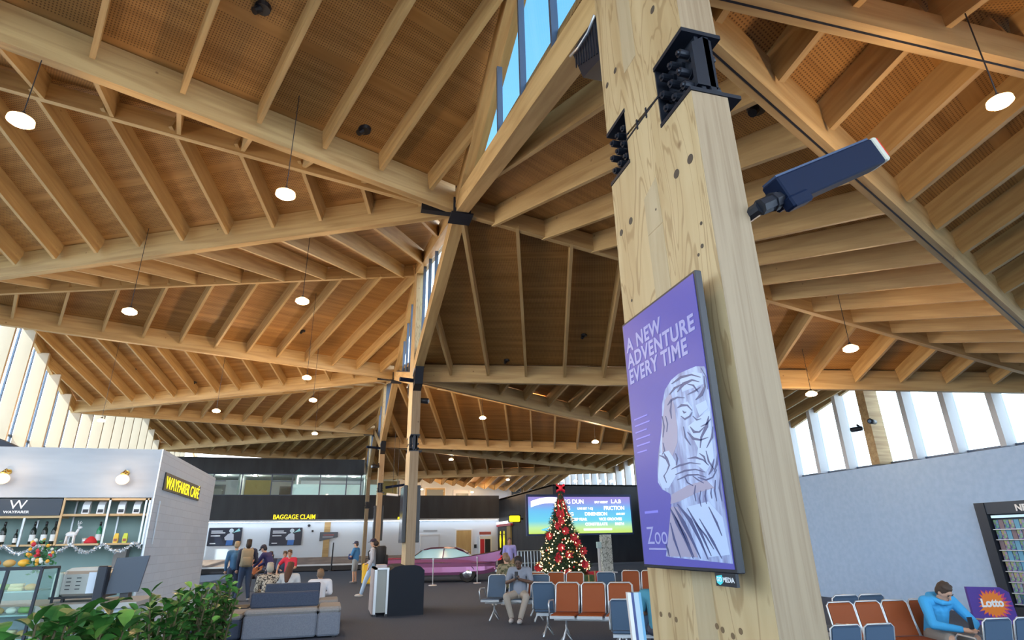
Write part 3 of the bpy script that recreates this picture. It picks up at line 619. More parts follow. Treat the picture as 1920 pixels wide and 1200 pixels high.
SH = {"body": [[[2.203, 2.3094], [2.2097, 2.3257], [2.2751, 2.3444], [2.343, 2.348], [2.4267, 2.3499], [2.4977, 2.3376], [2.5655, 2.3038], [2.609, 2.2407], [2.636, 2.1301], [2.6632, 2.0673], [2.6984, 2.0056], [2.7233, 1.929], [2.734, 1.867], [2.6967, 1.8288], [2.6253, 1.8017], [2.6206, 1.7667], [2.6571, 1.6706], [2.696, 1.5866], [2.7312, 1.5191], [2.677, 1.5153], [2.203, 1.4994], [2.203, 1.5739]]], "warm": [[[2.5765, 2.2541], [2.518, 2.2813], [2.496, 2.2092], [2.4902, 2.1035], [2.507, 2.0295], [2.5766, 1.9631], [2.6591, 2.0001], [2.636, 2.1301]], [[2.6138, 1.7971], [2.4638, 1.8274], [2.3103, 1.8364], [2.2593, 1.7982], [2.4065, 1.7875], [2.5487, 1.7621], [2.6332, 1.7552]], [[2.631, 1.7428], [2.5729, 1.7395], [2.5067, 1.6427], [2.4485, 1.5194], [2.721, 1.5193], [2.6856, 1.6106]]], "white": [[[2.4489, 2.1989], [2.3768, 2.2023], [2.3403, 2.1627], [2.3951, 2.1237], [2.457, 2.1423]], [[2.4034, 2.0877], [2.2858, 2.1145], [2.2124, 2.1235], [2.2241, 2.0084], [2.2302, 1.9179], [2.3023, 1.8697], [2.3768, 1.9132], [2.3394, 1.9795]], [[2.6852, 2.0038], [2.5928, 2.0039], [2.5431, 1.9461], [2.5389, 1.8894], [2.6317, 1.8297], [2.6953, 1.8351], [2.7237, 1.8896]], [[2.4203, 2.324], [2.3023, 2.3249], [2.231, 2.299], [2.2322, 2.2494], [2.3193, 2.2525], [2.4117, 2.2557]], [[2.3163, 2.17], [2.2289, 2.1751], [2.2214, 2.1373], [2.2961, 2.1165]], [[2.4854, 1.7346], [2.3116, 1.7469], [2.2277, 1.6777], [2.2124, 1.5336], [2.3662, 1.5208], [2.441, 1.6411]]], "stripe": [[[2.4512, 2.2642], [2.3842, 2.2816], [2.315, 2.2849], [2.2614, 2.2654], [2.2594, 2.2679], [2.3151, 2.2946], [2.3995, 2.2987], [2.4554, 2.2673]], [[2.4957, 2.3152], [2.4039, 2.3204], [2.3167, 2.312], [2.2464, 2.2828], [2.2444, 2.2853], [2.3149, 2.3195], [2.4109, 2.3341], [2.4986, 2.3187]], [[2.5261, 2.2686], [2.4674, 2.2851], [2.4021, 2.2913], [2.4042, 2.2947], [2.4778, 2.2959], [2.5304, 2.2718]], [[2.5548, 2.221], [2.5087, 2.2341], [2.4588, 2.2368], [2.3959, 2.2218], [2.3948, 2.2247], [2.4593, 2.2444], [2.5202, 2.2459], [2.5594, 2.224]], [[2.3688, 2.2311], [2.2978, 2.2307], [2.254, 2.2413], [2.2565, 2.2444], [2.3039, 2.24], [2.3707, 2.2344]], [[2.4692, 2.1888], [2.429, 2.1884], [2.3848, 2.1814], [2.3496, 2.1511], [2.3452, 2.1523], [2.3772, 2.1868], [2.432, 2.2014], [2.4717, 2.1922]], [[2.4507, 2.1462], [2.419, 2.1209], [2.3669, 2.1284], [2.3466, 2.1446], [2.351, 2.1469], [2.3737, 2.1344], [2.4168, 2.1304], [2.4466, 2.1479]], [[2.3092, 2.1922], [2.2507, 2.2004], [2.2161, 2.2324], [2.2173, 2.2829], [2.2223, 2.284], [2.2299, 2.2371], [2.2684, 2.2131], [2.3122, 2.1952]], [[2.2378, 2.3252], [2.2085, 2.2788], [2.2085, 2.2188], [2.2035, 2.2178], [2.203, 2.2775], [2.2333, 2.3258]], [[2.3838, 2.0832], [2.3617, 2.0497], [2.3103, 2.043], [2.2648, 2.0613], [2.2679, 2.064], [2.3149, 2.0509], [2.3476, 2.0588], [2.3791, 2.0841]], [[2.4113, 2.0631], [2.3752, 2.0215], [2.3108, 2.0068], [2.2509, 2.0114], [2.2519, 2.0144], [2.3102, 2.0146], [2.3607, 2.0305], [2.4067, 2.0643]], [[2.228, 2.1032], [2.2639, 2.0647], [2.3109, 2.024], [2.3253, 1.9775], [2.3203, 1.9765], [2.2965, 2.019], [2.241, 2.0555], [2.2234, 2.1017]], [[2.2099, 2.0525], [2.2312, 2.0109], [2.2762, 1.9708], [2.2721, 1.9689], [2.217, 2.006], [2.2051, 2.0514]], [[2.5866, 1.912], [2.51, 1.9193], [2.4189, 1.9216], [2.3356, 1.9068], [2.3343, 1.9095], [2.4183, 1.9271], [2.5136, 1.9277], [2.5887, 1.9151]], [[2.556, 1.8836], [2.4703, 1.8902], [2.3832, 1.8876], [2.3134, 1.8696], [2.3114, 1.8721], [2.3813, 1.8929], [2.4724, 1.8984], [2.5577, 1.8866]], [[2.5448, 1.8577], [2.4525, 1.8678], [2.3677, 1.8625], [2.3088, 1.8463], [2.3066, 1.8487], [2.3653, 1.8677], [2.4545, 1.8759], [2.5467, 1.8607]], [[2.4365, 1.9433], [2.3718, 1.9376], [2.3137, 1.9204], [2.2777, 1.8944], [2.2738, 1.896], [2.3071, 1.9247], [2.3683, 1.9465], [2.4367, 1.9463]], [[2.2833, 1.9592], [2.278, 1.9112], [2.243, 1.8737], [2.2386, 1.8747], [2.2655, 1.9125], [2.2783, 1.9592]], [[2.3704, 1.8525], [2.3113, 1.8326], [2.2557, 1.8404], [2.2198, 1.8712], [2.2237, 1.8729], [2.2612, 1.8447], [2.3094, 1.8402], [2.3681, 1.855]], [[2.6441, 1.9973], [2.6332, 1.9678], [2.6109, 1.9354], [2.638, 1.907], [2.6324, 1.9052], [2.5956, 1.9335], [2.6094, 1.9699], [2.638, 1.9979]], [[2.6888, 1.992], [2.6604, 1.9804], [2.6344, 1.9668], [2.6294, 1.9685], [2.649, 1.987], [2.6862, 1.9948]], [[2.6376, 1.9073], [2.6712, 1.8907], [2.6493, 1.856], [2.6432, 1.8566], [2.6584, 1.8894], [2.6327, 1.905]], [[2.4809, 1.8643], [2.4656, 1.8374], [2.4177, 1.8197], [2.4145, 1.822], [2.4567, 1.8408], [2.4755, 1.8651]], [[2.4123, 1.8628], [2.3753, 1.8403], [2.3312, 1.8235], [2.3282, 1.8257], [2.3685, 1.8445], [2.4086, 1.8648]], [[2.6427, 1.7366], [2.6048, 1.6653], [2.5489, 1.5954], [2.491, 1.5125], [2.4858, 1.5137], [2.531, 1.5991], [2.5735, 1.6714], [2.6368, 1.7376]], [[2.6045, 1.7405], [2.5514, 1.6631], [2.4848, 1.5834], [2.4312, 1.5137], [2.4262, 1.5149], [2.4668, 1.5875], [2.5196, 1.6702], [2.5989, 1.7417]], [[2.5728, 1.7506], [2.4915, 1.6722], [2.4206, 1.5832], [2.3747, 1.5117], [2.3698, 1.5128], [2.4032, 1.5871], [2.4617, 1.6802], [2.5677, 1.7522]], [[2.6553, 1.6702], [2.6436, 1.5969], [2.5964, 1.514], [2.5907, 1.515], [2.6244, 1.5994], [2.6491, 1.6707]], [[2.438, 1.6626], [2.3715, 1.6046], [2.3213, 1.5523], [2.3169, 1.5537], [2.3598, 1.6085], [2.4334, 1.6642]], [[2.2325, 1.9184], [2.2633, 1.8782], [2.287, 1.8575], [2.2831, 1.8556], [2.2493, 1.8737], [2.2279, 1.9173]], [[2.203, 1.9366], [2.2237, 1.8954], [2.2457, 1.864], [2.2413, 1.8626], [2.2093, 1.8919], [2.203, 1.9356]], [[2.3643, 1.7959], [2.3854, 1.7629], [2.3762, 1.7281], [2.371, 1.7285], [2.3749, 1.7624], [2.3593, 1.795]], [[2.3221, 1.7981], [2.3394, 1.771], [2.3327, 1.7368], [2.3277, 1.7371], [2.3293, 1.7705], [2.3172, 1.7973]], [[2.2811, 1.8002], [2.2928, 1.7787], [2.2878, 1.7561], [2.2829, 1.7563], [2.283, 1.7782], [2.2763, 1.7995]], [[2.722, 1.574], [2.7121, 1.5494], [2.699, 1.5193], [2.6927, 1.5201], [2.6959, 1.5517], [2.7158, 1.5752]], [[2.6226, 2.1816], [2.6192, 2.1269], [2.6376, 2.0767], [2.6312, 2.0753], [2.6064, 2.1248], [2.6161, 2.1809]], [[2.5893, 2.1748], [2.5824, 2.1334], [2.5962, 2.0964], [2.59, 2.0949], [2.5718, 2.1318], [2.583, 2.1743]], [[2.3508, 2.1264], [2.3236, 2.1002], [2.2841, 2.1006], [2.2849, 2.1036], [2.3185, 2.106], [2.3465, 2.1277]], [[2.4295, 2.1679], [2.4198, 2.1518], [2.3963, 2.1541], [2.3976, 2.1573], [2.4116, 2.1597], [2.4245, 2.1688]], [[2.6126, 1.7046], [2.5439, 1.6063], [2.4832, 1.5182], [2.478, 1.5194], [2.5217, 1.611], [2.607, 1.7057]], [[2.4893, 1.7282], [2.4215, 1.6323], [2.3474, 1.5259], [2.3427, 1.527], [2.3996, 1.6372], [2.4841, 1.7294]], [[2.4024, 1.6784], [2.3298, 1.5822], [2.2732, 1.5168], [2.2688, 1.5181], [2.3125, 1.5871], [2.3976, 1.6797]], [[2.3192, 1.7246], [2.2815, 1.6567], [2.2516, 1.6046], [2.2471, 1.6055], [2.2668, 1.6597], [2.3145, 1.7256]], [[2.6433, 2.0505], [2.6395, 2.0108], [2.6631, 1.9949], [2.6579, 1.9925], [2.6268, 2.0085], [2.6368, 2.0501]], [[2.5377, 1.9827], [2.5305, 1.9568], [2.543, 1.9275], [2.5372, 1.9263], [2.5169, 1.9555], [2.5318, 1.983]], [[2.2961, 2.0667], [2.246, 2.0674], [2.2112, 2.0868], [2.2145, 2.0893], [2.2534, 2.0755], [2.2976, 2.0697]], [[2.3362, 1.9541], [2.3095, 1.9352], [2.2928, 1.9025], [2.2878, 1.9029], [2.2962, 1.9381], [2.3327, 1.956]], [[2.4399, 2.094], [2.4395, 2.0425], [2.3989, 1.9996], [2.394, 2.0005], [2.4253, 2.043], [2.4342, 2.0935]], [[2.5174, 2.2408], [2.5436, 2.1927], [2.5375, 2.1514], [2.5313, 2.1506], [2.5277, 2.1894], [2.5114, 2.2391]], [[2.3593, 2.2803], [2.3176, 2.2611], [2.2837, 2.224], [2.2791, 2.2247], [2.3067, 2.2658], [2.3574, 2.2829]], [[2.2442, 1.8301], [2.2637, 1.7874], [2.2557, 1.743], [2.2509, 1.7432], [2.2526, 1.7869], [2.2395, 1.8295]], [[2.203, 1.8478], [2.2268, 1.7953], [2.2182, 1.7406], [2.2135, 1.7408], [2.216, 1.7947], [2.203, 1.8471]], [[2.401, 1.822], [2.4204, 1.7885], [2.4129, 1.7531], [2.4076, 1.7533], [2.4097, 1.7878], [2.3958, 1.8212]]]}
def flat(polys, mt, nm, lay):
    m = M()
    for p in polys: m.prism([(SCRX - .0018 - lay * .0006, u, z) for u, z in p], (.0005, 0, 0))
    return part(nm, m, mt, t)
flat(SH['body'], TG1, 'tiger_picture', 0); flat(SH['warm'], TG2, 'tiger_picture_warm_fur', 1); flat(SH['white'], TGW, 'tiger_picture_white_fur', 2); flat(SH['stripe'], TG3, 'tiger_picture_stripes', 3)
rot = (PI / 2, 0, -PI / 2)
for s, zz, w in (('A NEW', 2.612, 1.0), ('ADVENTURE', 2.518, 1.0), ('EVERY TIME', 2.424, .95)):
    text('headline_text', s, .113, (SCRX - .003, 2.93, zz), rot, PUR2, t, .0006, .0036, 'LEFT', w, 1.10)
text('zoo_text', 'Zoo', .12, (SCRX - .003, 2.90, 1.575), rot, PUR2, t, .0006, .0)
part('zoo_underline', M().box((SCRX - .003, 2.70, 1.548), (SCRX - .0022, 2.89, 1.556)), PUR2, t)
FT = mat('faint_text', (.13, .13, .46), .3, emit=.6)
for i in range(6): part('small_print', M().box((SCRX - .003, 2.92 - (.15, .17, .13, .16, .15, .11)[i], 2.215 - .036 * i), (SCRX - .0024, 2.92, 2.222 - .036 * i)), FT, t)
part('small_print', M().box((SCRX - .003, 2.76, 1.722), (SCRX - .0024, 2.90, 1.734)), FT, t)
t2 = thing('media_plate', 'small dark plate reading GO MEDIA under the tiger screen', 'sign', (SCRX, 2.27, 1.415))
part('plate', M().box((SCRX - .004, 2.195, 1.412), (SCRX + .01, 2.335, 1.462)), DK, t2)
part('logo_badge', M().prism([(SCRX - .005, 2.325, 1.45), (SCRX - .005, 2.285, 1.455), (SCRX - .005, 2.285, 1.425), (SCRX - .005, 2.305, 1.416), (SCRX - .005, 2.325, 1.425)], (-.001, 0, 0)), mat('teal', (.05, .5, .55), .4, emit=.4), t2)
text('plate_text', 'GO', .024, (SCRX - .007, 2.324, 1.430), rot, WHITE, t2, .0004, .0006)
text('plate_text', 'MEDIA', .026, (SCRX - .006, 2.281, 1.429), rot, WHITE, t2, .0004, .0006)

# floodlight on the far side of the big column
t = thing('floodlight', 'black rectangular floodlight on an arm projecting right from the big column', 'light', (1.9, 2.1, 3.1))
ax = Vector((.81, 0, .43)).normalized(); ay = Vector((0, 1, 0)); az = ax.cross(ay)
fm0 = Matrix((ax, ay, az)).transposed().to_4x4(); fm0.translation = Vector((1.95, 2.1, 3.20)) - wl_(t)
NAVYH = mat('navy_housing', (.006, .013, .038), .6, .0, spec=.15)
BLUEB = NAVYH
M().rbox((.09, -.06, -.085), (.89, .06, .07), .008, fm0).out('housing', NAVYH, t)
M().box((.10, -.05, .07), (.88, .05, .082), fm0).out('top_fin', mat('steel_blue', (.04, .07, .14), .4), t)
M().rbox((.89, -.06, -.085), (.935, .06, .07), .008, fm0).out('end_cap', mat('end_cap_pale', (.50, .48, .40), .4), t)
M().box((.935, -.055, -.06), (.945, .055, .06), fm0).out('red_lens', mat('red_lens', (.6, .03, .02), .3), t)
M().rbox((.07, -.075, -.115), (.22, .0, -.05), .01, fm0).out('junction_box', NAVYH, t)
M().tube(fm0 @ Vector((-.06, 0, -.03)), fm0 @ Vector((.12, 0, -.03)), .042).tube(fm0 @ Vector((.03, 0, -.03)), fm0 @ Vector((.06, 0, -.03)), .05).out('arm', DK, t)
M().tube(fm0 @ Vector((-.05, 0, -.03)), Vector((CN + .12, 2.24, 3.14)) - wl_(t), .035).box((CN + .115 - 1.9, 2.18 - 2.1, -.06), (CN + .13 - 1.9, 2.30 - 2.1, .14)).out('bracket', DK, t)

# ------------------------------------------------------------------ cafe on the left
CY = 9.6; CX = -2.53
CREAM = noise_mat('textured_render', (.36, .42, .50), (.44, .50, .57), (1.0, 9, 5), .75, bump=.5, detail=2)
TEAL = mat('sage_backdrop', (.20, .30, .29), .6); OAK = wood_mat('oak_shelf', (.62, .44, .24), (.50, .33, .16), (1, 12, 12), knots=False)
struct('wall_cafe_side', M().box((CX - .03, CY + .0, 0), (CX, 13.65, 2.94)), TILE)
struct('wall_cafe_fascia', M().box((-8.5, CY - .01, 2.27), (CX - .001, CY + .25, 2.935)), CREAM)
struct('wall_cafe_back', M().box((-8.5, CY + .35, 0), (CX - .03, CY + .5, 2.3)), TEAL)
struct('ceiling_cafe', M().box((-8.5, CY + .25, 2.80), (CX - .03, 13.65, 2.9)), WALLW)
struct('trim_5', M().box((CX - .012, CY - .014, 0), (CX + .004, CY + .002, 2.94)), SILVER)
t = thing('cafe_sign', 'yellow raised letters reading WAYFARER CAFE on the tiled side wall', 'sign', (CX, 11.0, 2.42))
sr = (PI / 2, 0, PI / 2)
text('lettering', 'WAYFARER CAFÉ', .25, (CX + .026, 9.96, 2.43), sr, YEL, t, .003, .0, 'LEFT', 1.16)
part('letter_backing', M().box((CX, 9.90, 2.40), (CX + .02, 12.30, 2.65)), DK, t)
# dark curved bulkhead seen above the cafe roof
m = M(); pts = [(-9.3, 2.0), (-9.3, 4.38)]
for i in range(13): a = i / 12; pts.append((-9.3 + 2.75 * a, 4.38 - 1.05 * a ** 1.8 + .03 * math.sin(a * 6)))
pts.append((-6.5, 2.0))
solo('curved_canopy', M().prism([(x, 17.0, z) for x, z in pts], (0, .5, 0)), mat('canopy_fabric', (.05, .06, .09), .6), 'dark curved canopy rising behind the roof line of the cafe', 'canopy')
# shelf unit
t = thing('shelf_unit', 'oak and grey metal wall shelf unit under the cafe fascia', 'shelf', (-3.4, CY, 1.64))
sh = M()
for x0, x1, z in ((-5.2, -3.62, 2.01), (-3.60, -3.05, 2.03), (-3.04, -2.56, 2.03)):
    part('shelf_board', M().box((x0, CY + .01, z), (x1, CY + .30, z + .028)), OAK, t)
for x0, x1, z in ((-5.2, -4.02, 1.655), (-4.0, -3.64, 1.655), (-3.60, -3.10, 1.655), (-3.08, -2.62, 1.655)):
    part('shelf_board', M().box((x0, CY + .01, z), (x1, CY + .30, z + .024)), OAK, t)
part('top_rail', M().box((-3.60, CY, 2.235), (-2.56, CY + .30, 2.262)), OAK, t)
for x, z0, z1 in ((-3.61, 1.66, 2.27), (-3.065, 1.655, 2.26), (-2.62, 1.655, 2.26), (-4.02, 1.655, 2.01), (-2.575, 1.655, 2.26)):
    part('upright', M().box((x - .012, CY, z0), (x + .012, CY + .02, z1)), OAK if x == -3.61 else SILVER, t)
    part('upright', M().box((x - .010 + .06, CY + .26, z0), (x + .010 + .06, CY + .28, z1 - .02)), SILVER, t)
t = thing('cafe_board', 'dark signboard with a large W and the word WAYFARER above the bottles', 'sign', (-4.3, CY, 2.04))
part('board', M().box((-5.2, CY - .005, 2.04), (-3.63, CY + .04, 2.255)), mat('slate_board', (.035, .05, .075), .5), t)
text('letter', 'W', .16, (-4.13, CY - .008, 2.125), FACE, WHITE, t, .002, .0, 'CENTER', 1.2)
text('lettering', 'WAYFARER', .045, (-4.13, CY - .008, 2.07), FACE, WHITE, t, .002, .0012, 'CENTER', 1.25)
# coffee bags
BAGW = mat('foil_bag', (.62, .64, .68), .35, .2)
def bag(x, lab):
    t = thing('coffee_bag', lab, 'coffee bag', (x, CY + .12, 2.058), 0, 'coffee bags on the top shelf')
    m = M().loft([[(-.045, -.03, 0), (.045, -.03, 0), (.045, .03, 0), (-.045, .03, 0)], [(-.043, -.028, .12), (.043, -.028, .12), (.043, .028, .12), (-.043, .028, .12)], [(-.036, -.006, .17), (.05, -.006, .17), (.05, .006, .17), (-.036, .006, .17)]])
    part('bag_body', m, BAGW, t, world=False)
    part('bag_label', M().box((-.03, -.033, .02), (.034, -.0305, .062)), DK, t, world=False)
for x, l in ((-3.37, 'silver coffee bag, leftmost on the top shelf'), (-3.19, 'silver coffee bag just left of the middle shelf upright'), (-2.94, 'silver coffee bag just right of the middle shelf upright'), (-2.75, 'silver coffee bag, rightmost on the top shelf')): bag(x, l)
BOT = mat('dark_bottle', (.012, .02, .016), .12); LABL = mat('bottle_label', (.72, .76, .78), .6); GRN = mat('green_bottle', (.02, .22, .10), .12); FOIL = mat('black_foil', (.01, .01, .012), .3)
def bottle(x, lab, mt=BOT, s=1.0):
    t = thing('wine_bottle', lab, 'bottle', (x, CY + .13, 1.68), 0, 'wine bottles on the lower shelf', s)
    part('glass_body', M().lathe([(.034, 0), (.037, .01), (.037, .17), (.030, .205), (.014, .235), (.0135, .29), (.015, .30), (.012, .305)], seg=14), mt, t, True, False)
    part('bottle_label', M().lathe([(.0378, .04), (.0378, .13)], seg=14, cap=False), LABL, t, True, False)
    part('foil_cap', M().lathe([(.0155, .25), (.0155, .306), (.01, .31)], seg=10), FOIL, t, True, False)
for i, (x, l) in enumerate(((-4.40, 'dark wine bottle at the left edge of the lower cafe shelf'), (-4.27, 'dark wine bottle second from the left on the lower cafe shelf'), (-4.12, 'small dark bottle behind the left shelf upright'), (-3.93, 'dark wine bottle left of the flower basket'), (-3.80, 'dark wine bottle behind the flower basket'), (-3.69, 'dark wine bottle beside the deer figurine shelf'))):
    bottle(x, l, BOT, .62 if i == 2 else .93)
bottle(-3.16, 'green bottle with red and white wrap on the middle lower shelf', GRN, .9)
solo('santa_hat', M().lathe([(.075, 1.68), (.08, 1.70), (.05, 1.74), (.02, 1.77)], (-3.22, CY + .08, 0), 12), mat('red_felt', (.55, .02, .03), .8), 'red and white felt hat lying beside the green bottle', 'hat', None, True)
# deer figurine, cup, snack packs
t = thing('deer_figurine', 'small white deer figurine on the lower cafe shelf', 'figurine', (-3.48, CY + .12, 1.68))
d = M()
for x, y in ((-.05, -.02), (-.05, .02), (.04, -.02), (.04, .02)): d.tube((x, y, 0), (x * .9, y, .10), .011)
d.ell((0, 0, .12), (.07, .032, .035)); d.tube((.05, 0, .13), (.075, 0, .19), .02, .015); d.ell((.085, 0, .205), (.03, .018, .018))
part('body', d, WHITE, t, True, False)
a = M()
for s in (-1, 1): a.path([(.07, s * .01, .21), (.06, s * .03, .25), (.065, s * .045, .29)], .005); a.path([(.06, s * .03, .25), (.085, s * .045, .27)], .004)
part('antlers', a, WHITE, t, False, False)
t = thing('enamel_cup', 'small grey enamel cup on the lower cafe shelf', 'cup', (-3.31, CY + .12, 1.68))
part('cup_body', M().lathe([(.028, 0), (.033, .07), (.030, .07), (.026, .01)]), SILVER, t, True, False); part('cup_handle', M().path([(.03, 0, .055), (.055, 0, .045), (.05, 0, .025), (.03, 0, .02)], .005), SILVER, t, True, False)
YP = mat('yellow_pack', (.75, .50, .05), .4); GP = mat('lime_pack', (.55, .62, .05), .4)
for x, mt, l in ((-2.93, YP, 'yellow and brown snack pack, left of the pair on the right shelf'), (-2.82, GP, 'lime and orange snack pack, right of the pair on the right shelf')):
    t = thing('snack_pack', l, 'snack pack', (x, CY + .1, 1.68)); part('pack_body', M().loft([[(-.026, -.02, 0), (.026, -.02, 0), (.026, .02, 0), (-.026, .02, 0)], [(-.03, -.02, .07), (.03, -.02, .07), (.03, .02, .07), (-.03, .02, .07)], [(-.022, -.004, .125), (.022, -.004, .125), (.022, .004, .125), (-.022, .004, .125)]]), mt, t, False, False)
    part('pack_label', M().box((-.02, -.0235, .02), (.02, -.0205, .055)), mat('brown_label', (.35, .10, .03), .5), t, False, False)
# tinsel garland
TIN = mat('tinsel', (.80, .84, .88), .25, .7)
m = M(); rnd = random.Random(3); P = []
for i in range(261):
    a = i / 260; x = -4.9 + 2.32 * a; z = 1.675 - .105 * abs(math.sin(a * PI * 6.2)); P.append((x, CY - .03, z))
m.path(P[::4], .006)
for p in P:
    for j in range(7):
        q = Vector((rnd.uniform(-1, 1), rnd.uniform(-1, .6), rnd.uniform(-1, 1))).normalized() * rnd.uniform(.02, .036); r = Vector((rnd.uniform(-1, 1), rnd.uniform(-1, 1), rnd.uniform(-1, 1))) * .008
        c = Vector(p); m.add([c, c + q + r, c + q - r], [(0, 1, 2)])
solo('tinsel_garland', m, TIN, 'silver tinsel garland hanging in swags from the cafe shelf', 'garland')
# globe wall lamps
BRASS = mat('brass', (.62, .42, .12), .25, 1.0); GLOBE = mat('amber_globe', (1.0, .62, .36), .3, emit=1.7)
for x, l in ((-2.93, 'glowing globe wall lamp with brass bracket nearest the cafe corner'), (-4.33, 'glowing globe wall lamp with brass bracket at the left edge of the cafe')):
    t = thing('wall_lamp', l, 'wall lamp', (x, CY - .01, 2.52))
    part('globe', M().ell((x, CY - .14, 2.50), (.082, .082, .07), 16, 10), GLOBE, t, True)
    part('bracket', M().path([(x, CY - .01, 2.60), (x, CY - .10, 2.625), (x, CY - .14, 2.60), (x, CY - .14, 2.57)], .013), BRASS, t, True)
    part('wall_plate', M().tube((x, CY - .03, 2.60), (x, CY - .01, 2.60), .035, seg=14), BRASS, t); part('collar', M().lathe([(.035, 2.565), (.04, 2.58), (.02, 2.60)], (x, CY - .14, 0)), BRASS, t, True)
    ld = bpy.data.lights.new('lamp_light', 'POINT'); ld.energy = 5; ld.color = (1, .6, .3); ld.shadow_soft_size = .08; lo = bpy.data.objects.new('lamp_light', ld); COL.objects.link(lo); lo.parent = t; lo.location = (0, -.24, -.02)
# counter
t = thing('cafe_counter', 'grey stone topped cafe counter with pale panel front', 'counter', (-3.2, 7.75, 0))
part('counter_front', M().box((-6.0, 7.35, 0), (-1.95, 8.15, 1.05)), mat('pale_panel', (.46, .52, .58), .6), t)
part('worktop', M().box((-6.05, 7.28, 1.05), (-1.9, 8.2, 1.10)), mat('worktop_grey', (.40, .40, .38), .4), t)
# espresso machine
CHM = mat('brushed_metal', (.34, .34, .33), .4, .5)
t = thing('espresso_machine', 'brushed metal espresso machine seen from behind on the cafe counter', 'coffee machine', (-2.5, 7.75, 1.10))
part('machine_body', M().rbox((-2.70, 7.55, 1.15), (-2.30, 7.95, 1.395), .03), CHM, t)
part('side_panel', M().rbox((-2.78, 7.57, 1.14), (-2.70, 7.93, 1.385), .015), mat('glassy_green', (.50, .62, .58), .2), t)
part('cup_tray', M().loft([[(-2.69, 7.58, 1.395), (-2.34, 7.58, 1.395), (-2.34, 7.92, 1.395), (-2.69, 7.92, 1.395)], [(-2.65, 7.62, 1.425), (-2.40, 7.62, 1.425), (-2.40, 7.88, 1.425), (-2.65, 7.88, 1.425)]]), mat('tray_pale', (.55, .60, .60), .35), t)
for x in (-2.68, -2.36): part('foot', M().tube((x, 7.65, 1.10), (x, 7.65, 1.15), .02), DK, t)
part('vent_slots', (lambda q: [q.box((-2.65 + .09 * i, 7.545, 1.22 + .035 * j), (-2.61 + .09 * i, 7.551, 1.228 + .035 * j)) for i in range(2) for j in range(4)] and q)(M()), DK, t)
part('drip_base', M().box((-2.78, 7.56, 1.135), (-2.28, 7.94, 1.155)), DK, t)
solo('notice_sheet', M().box((-2.455, 7.538, 1.18), (-2.33, 7.543, 1.38)), mat('paper', (.66, .74, .86), .7), 'pale paper notice fixed to the back of the espresso machine', 'notice')
t = thing('monitor', 'dark till monitor tilted on the right end of the cafe counter', 'monitor', (-2.10, 7.7, 1.10))
part('screen_back', M().prism([(-2.28, 7.55, 1.165), (-1.99, 7.60, 1.175), (-1.945, 7.62, 1.53), (-2.235, 7.57, 1.51)], (0, .03, 0)), mat('monitor_back', (.045, .065, .10), .45), t)
part('bezel', M().prism([(-2.285, 7.557, 1.16), (-2.27, 7.557, 1.16), (-2.225, 7.575, 1.515), (-2.24, 7.575, 1.515)], (0, .03, 0)), STEEL, t)
part('stand', M().box((-2.16, 7.62, 1.10), (-2.08, 7.75, 1.25)), DK, t)
solo('till_printer', M().rbox((-2.36, 7.45, 1.10), (-2.27, 7.58, 1.44), .01), STEEL, 'narrow black till printer left of the dark monitor', 'printer')
# grey service post behind machine
solo('tap_column', M().box((-2.95, CY + .2, 1.2), (-2.80, CY + .34, 1.62)), mat('taupe', (.22, .20, .19), .6), 'taupe panel on the sage wall behind the espresso machine', 'panel')
# pastry display case
t = thing('display_case', 'black framed glass pastry case on the cafe counter', 'display case', (-3.6, 7.35, 1.10))
x0, x1, y0, y1 = -4.33, -2.66, 6.95, 7.33; z0, z1 = .55, 1.445
fr = M()
def bar(a, b, r=.014): fr.tube(a, b, r, seg=4)
bar((x0, y0, z1), (x1, y0, z1), .018); bar((x0, y1, z1), (x1, y1, z1)); bar((x1, y0, z1), (x1, y1, z1)); bar((x1, y0, z1), (x1 - .02, y0 - .0, z0), .016); bar((x1, y1, z1), (x1, y1, z0)); bar((-2.93, y0, z1), (-2.96, y0, z0), .018)
part('frame', fr, STEEL, t)
part('glass_side', M().box((x1 - .004, y0, z0), (x1 + .002, y1, z1)), GLASS2, t); part('glass_front', M().box((x0, y0 - .003, z0), (x1, y0 + .003, z1)), GLASS2, t)
for z in (.84, 1.04, 1.24): part('glass_shelf', M().box((x0, y0 + .02, z), (x1 - .02, y1 - .02, z + .012)), mat('shelf_edge', (.35, .50, .50), .2), t)
part('base', M().box((x0, y0 - .02, 0), (x1 + .02, y1 - .005, z0)), mat('case_base', (.20, .21, .20), .6), t)
solo('case_plinth', M().box((x1 + .03, 6.93, 0), (x1 + .09, 7.28, 1.12)), mat('olive_end', (.27, .30, .26), .6), 'grey green end panel beside the pastry case', 'panel')
BRD = [mat('bun_gold', (.62, .38, .12), .6), mat('bun_pale', (.78, .66, .38), .6), mat('lettuce', (.25, .42, .10), .6), mat('icing', (.80, .78, .70), .5)]
rnd = random.Random(11)
kinds = [('bread_roll', 'golden bread roll'), ('sandwich', 'pale filled sandwich'), ('salad_wrap', 'green salad wrap'), ('iced_bun', 'white iced bun')]
proto = {}
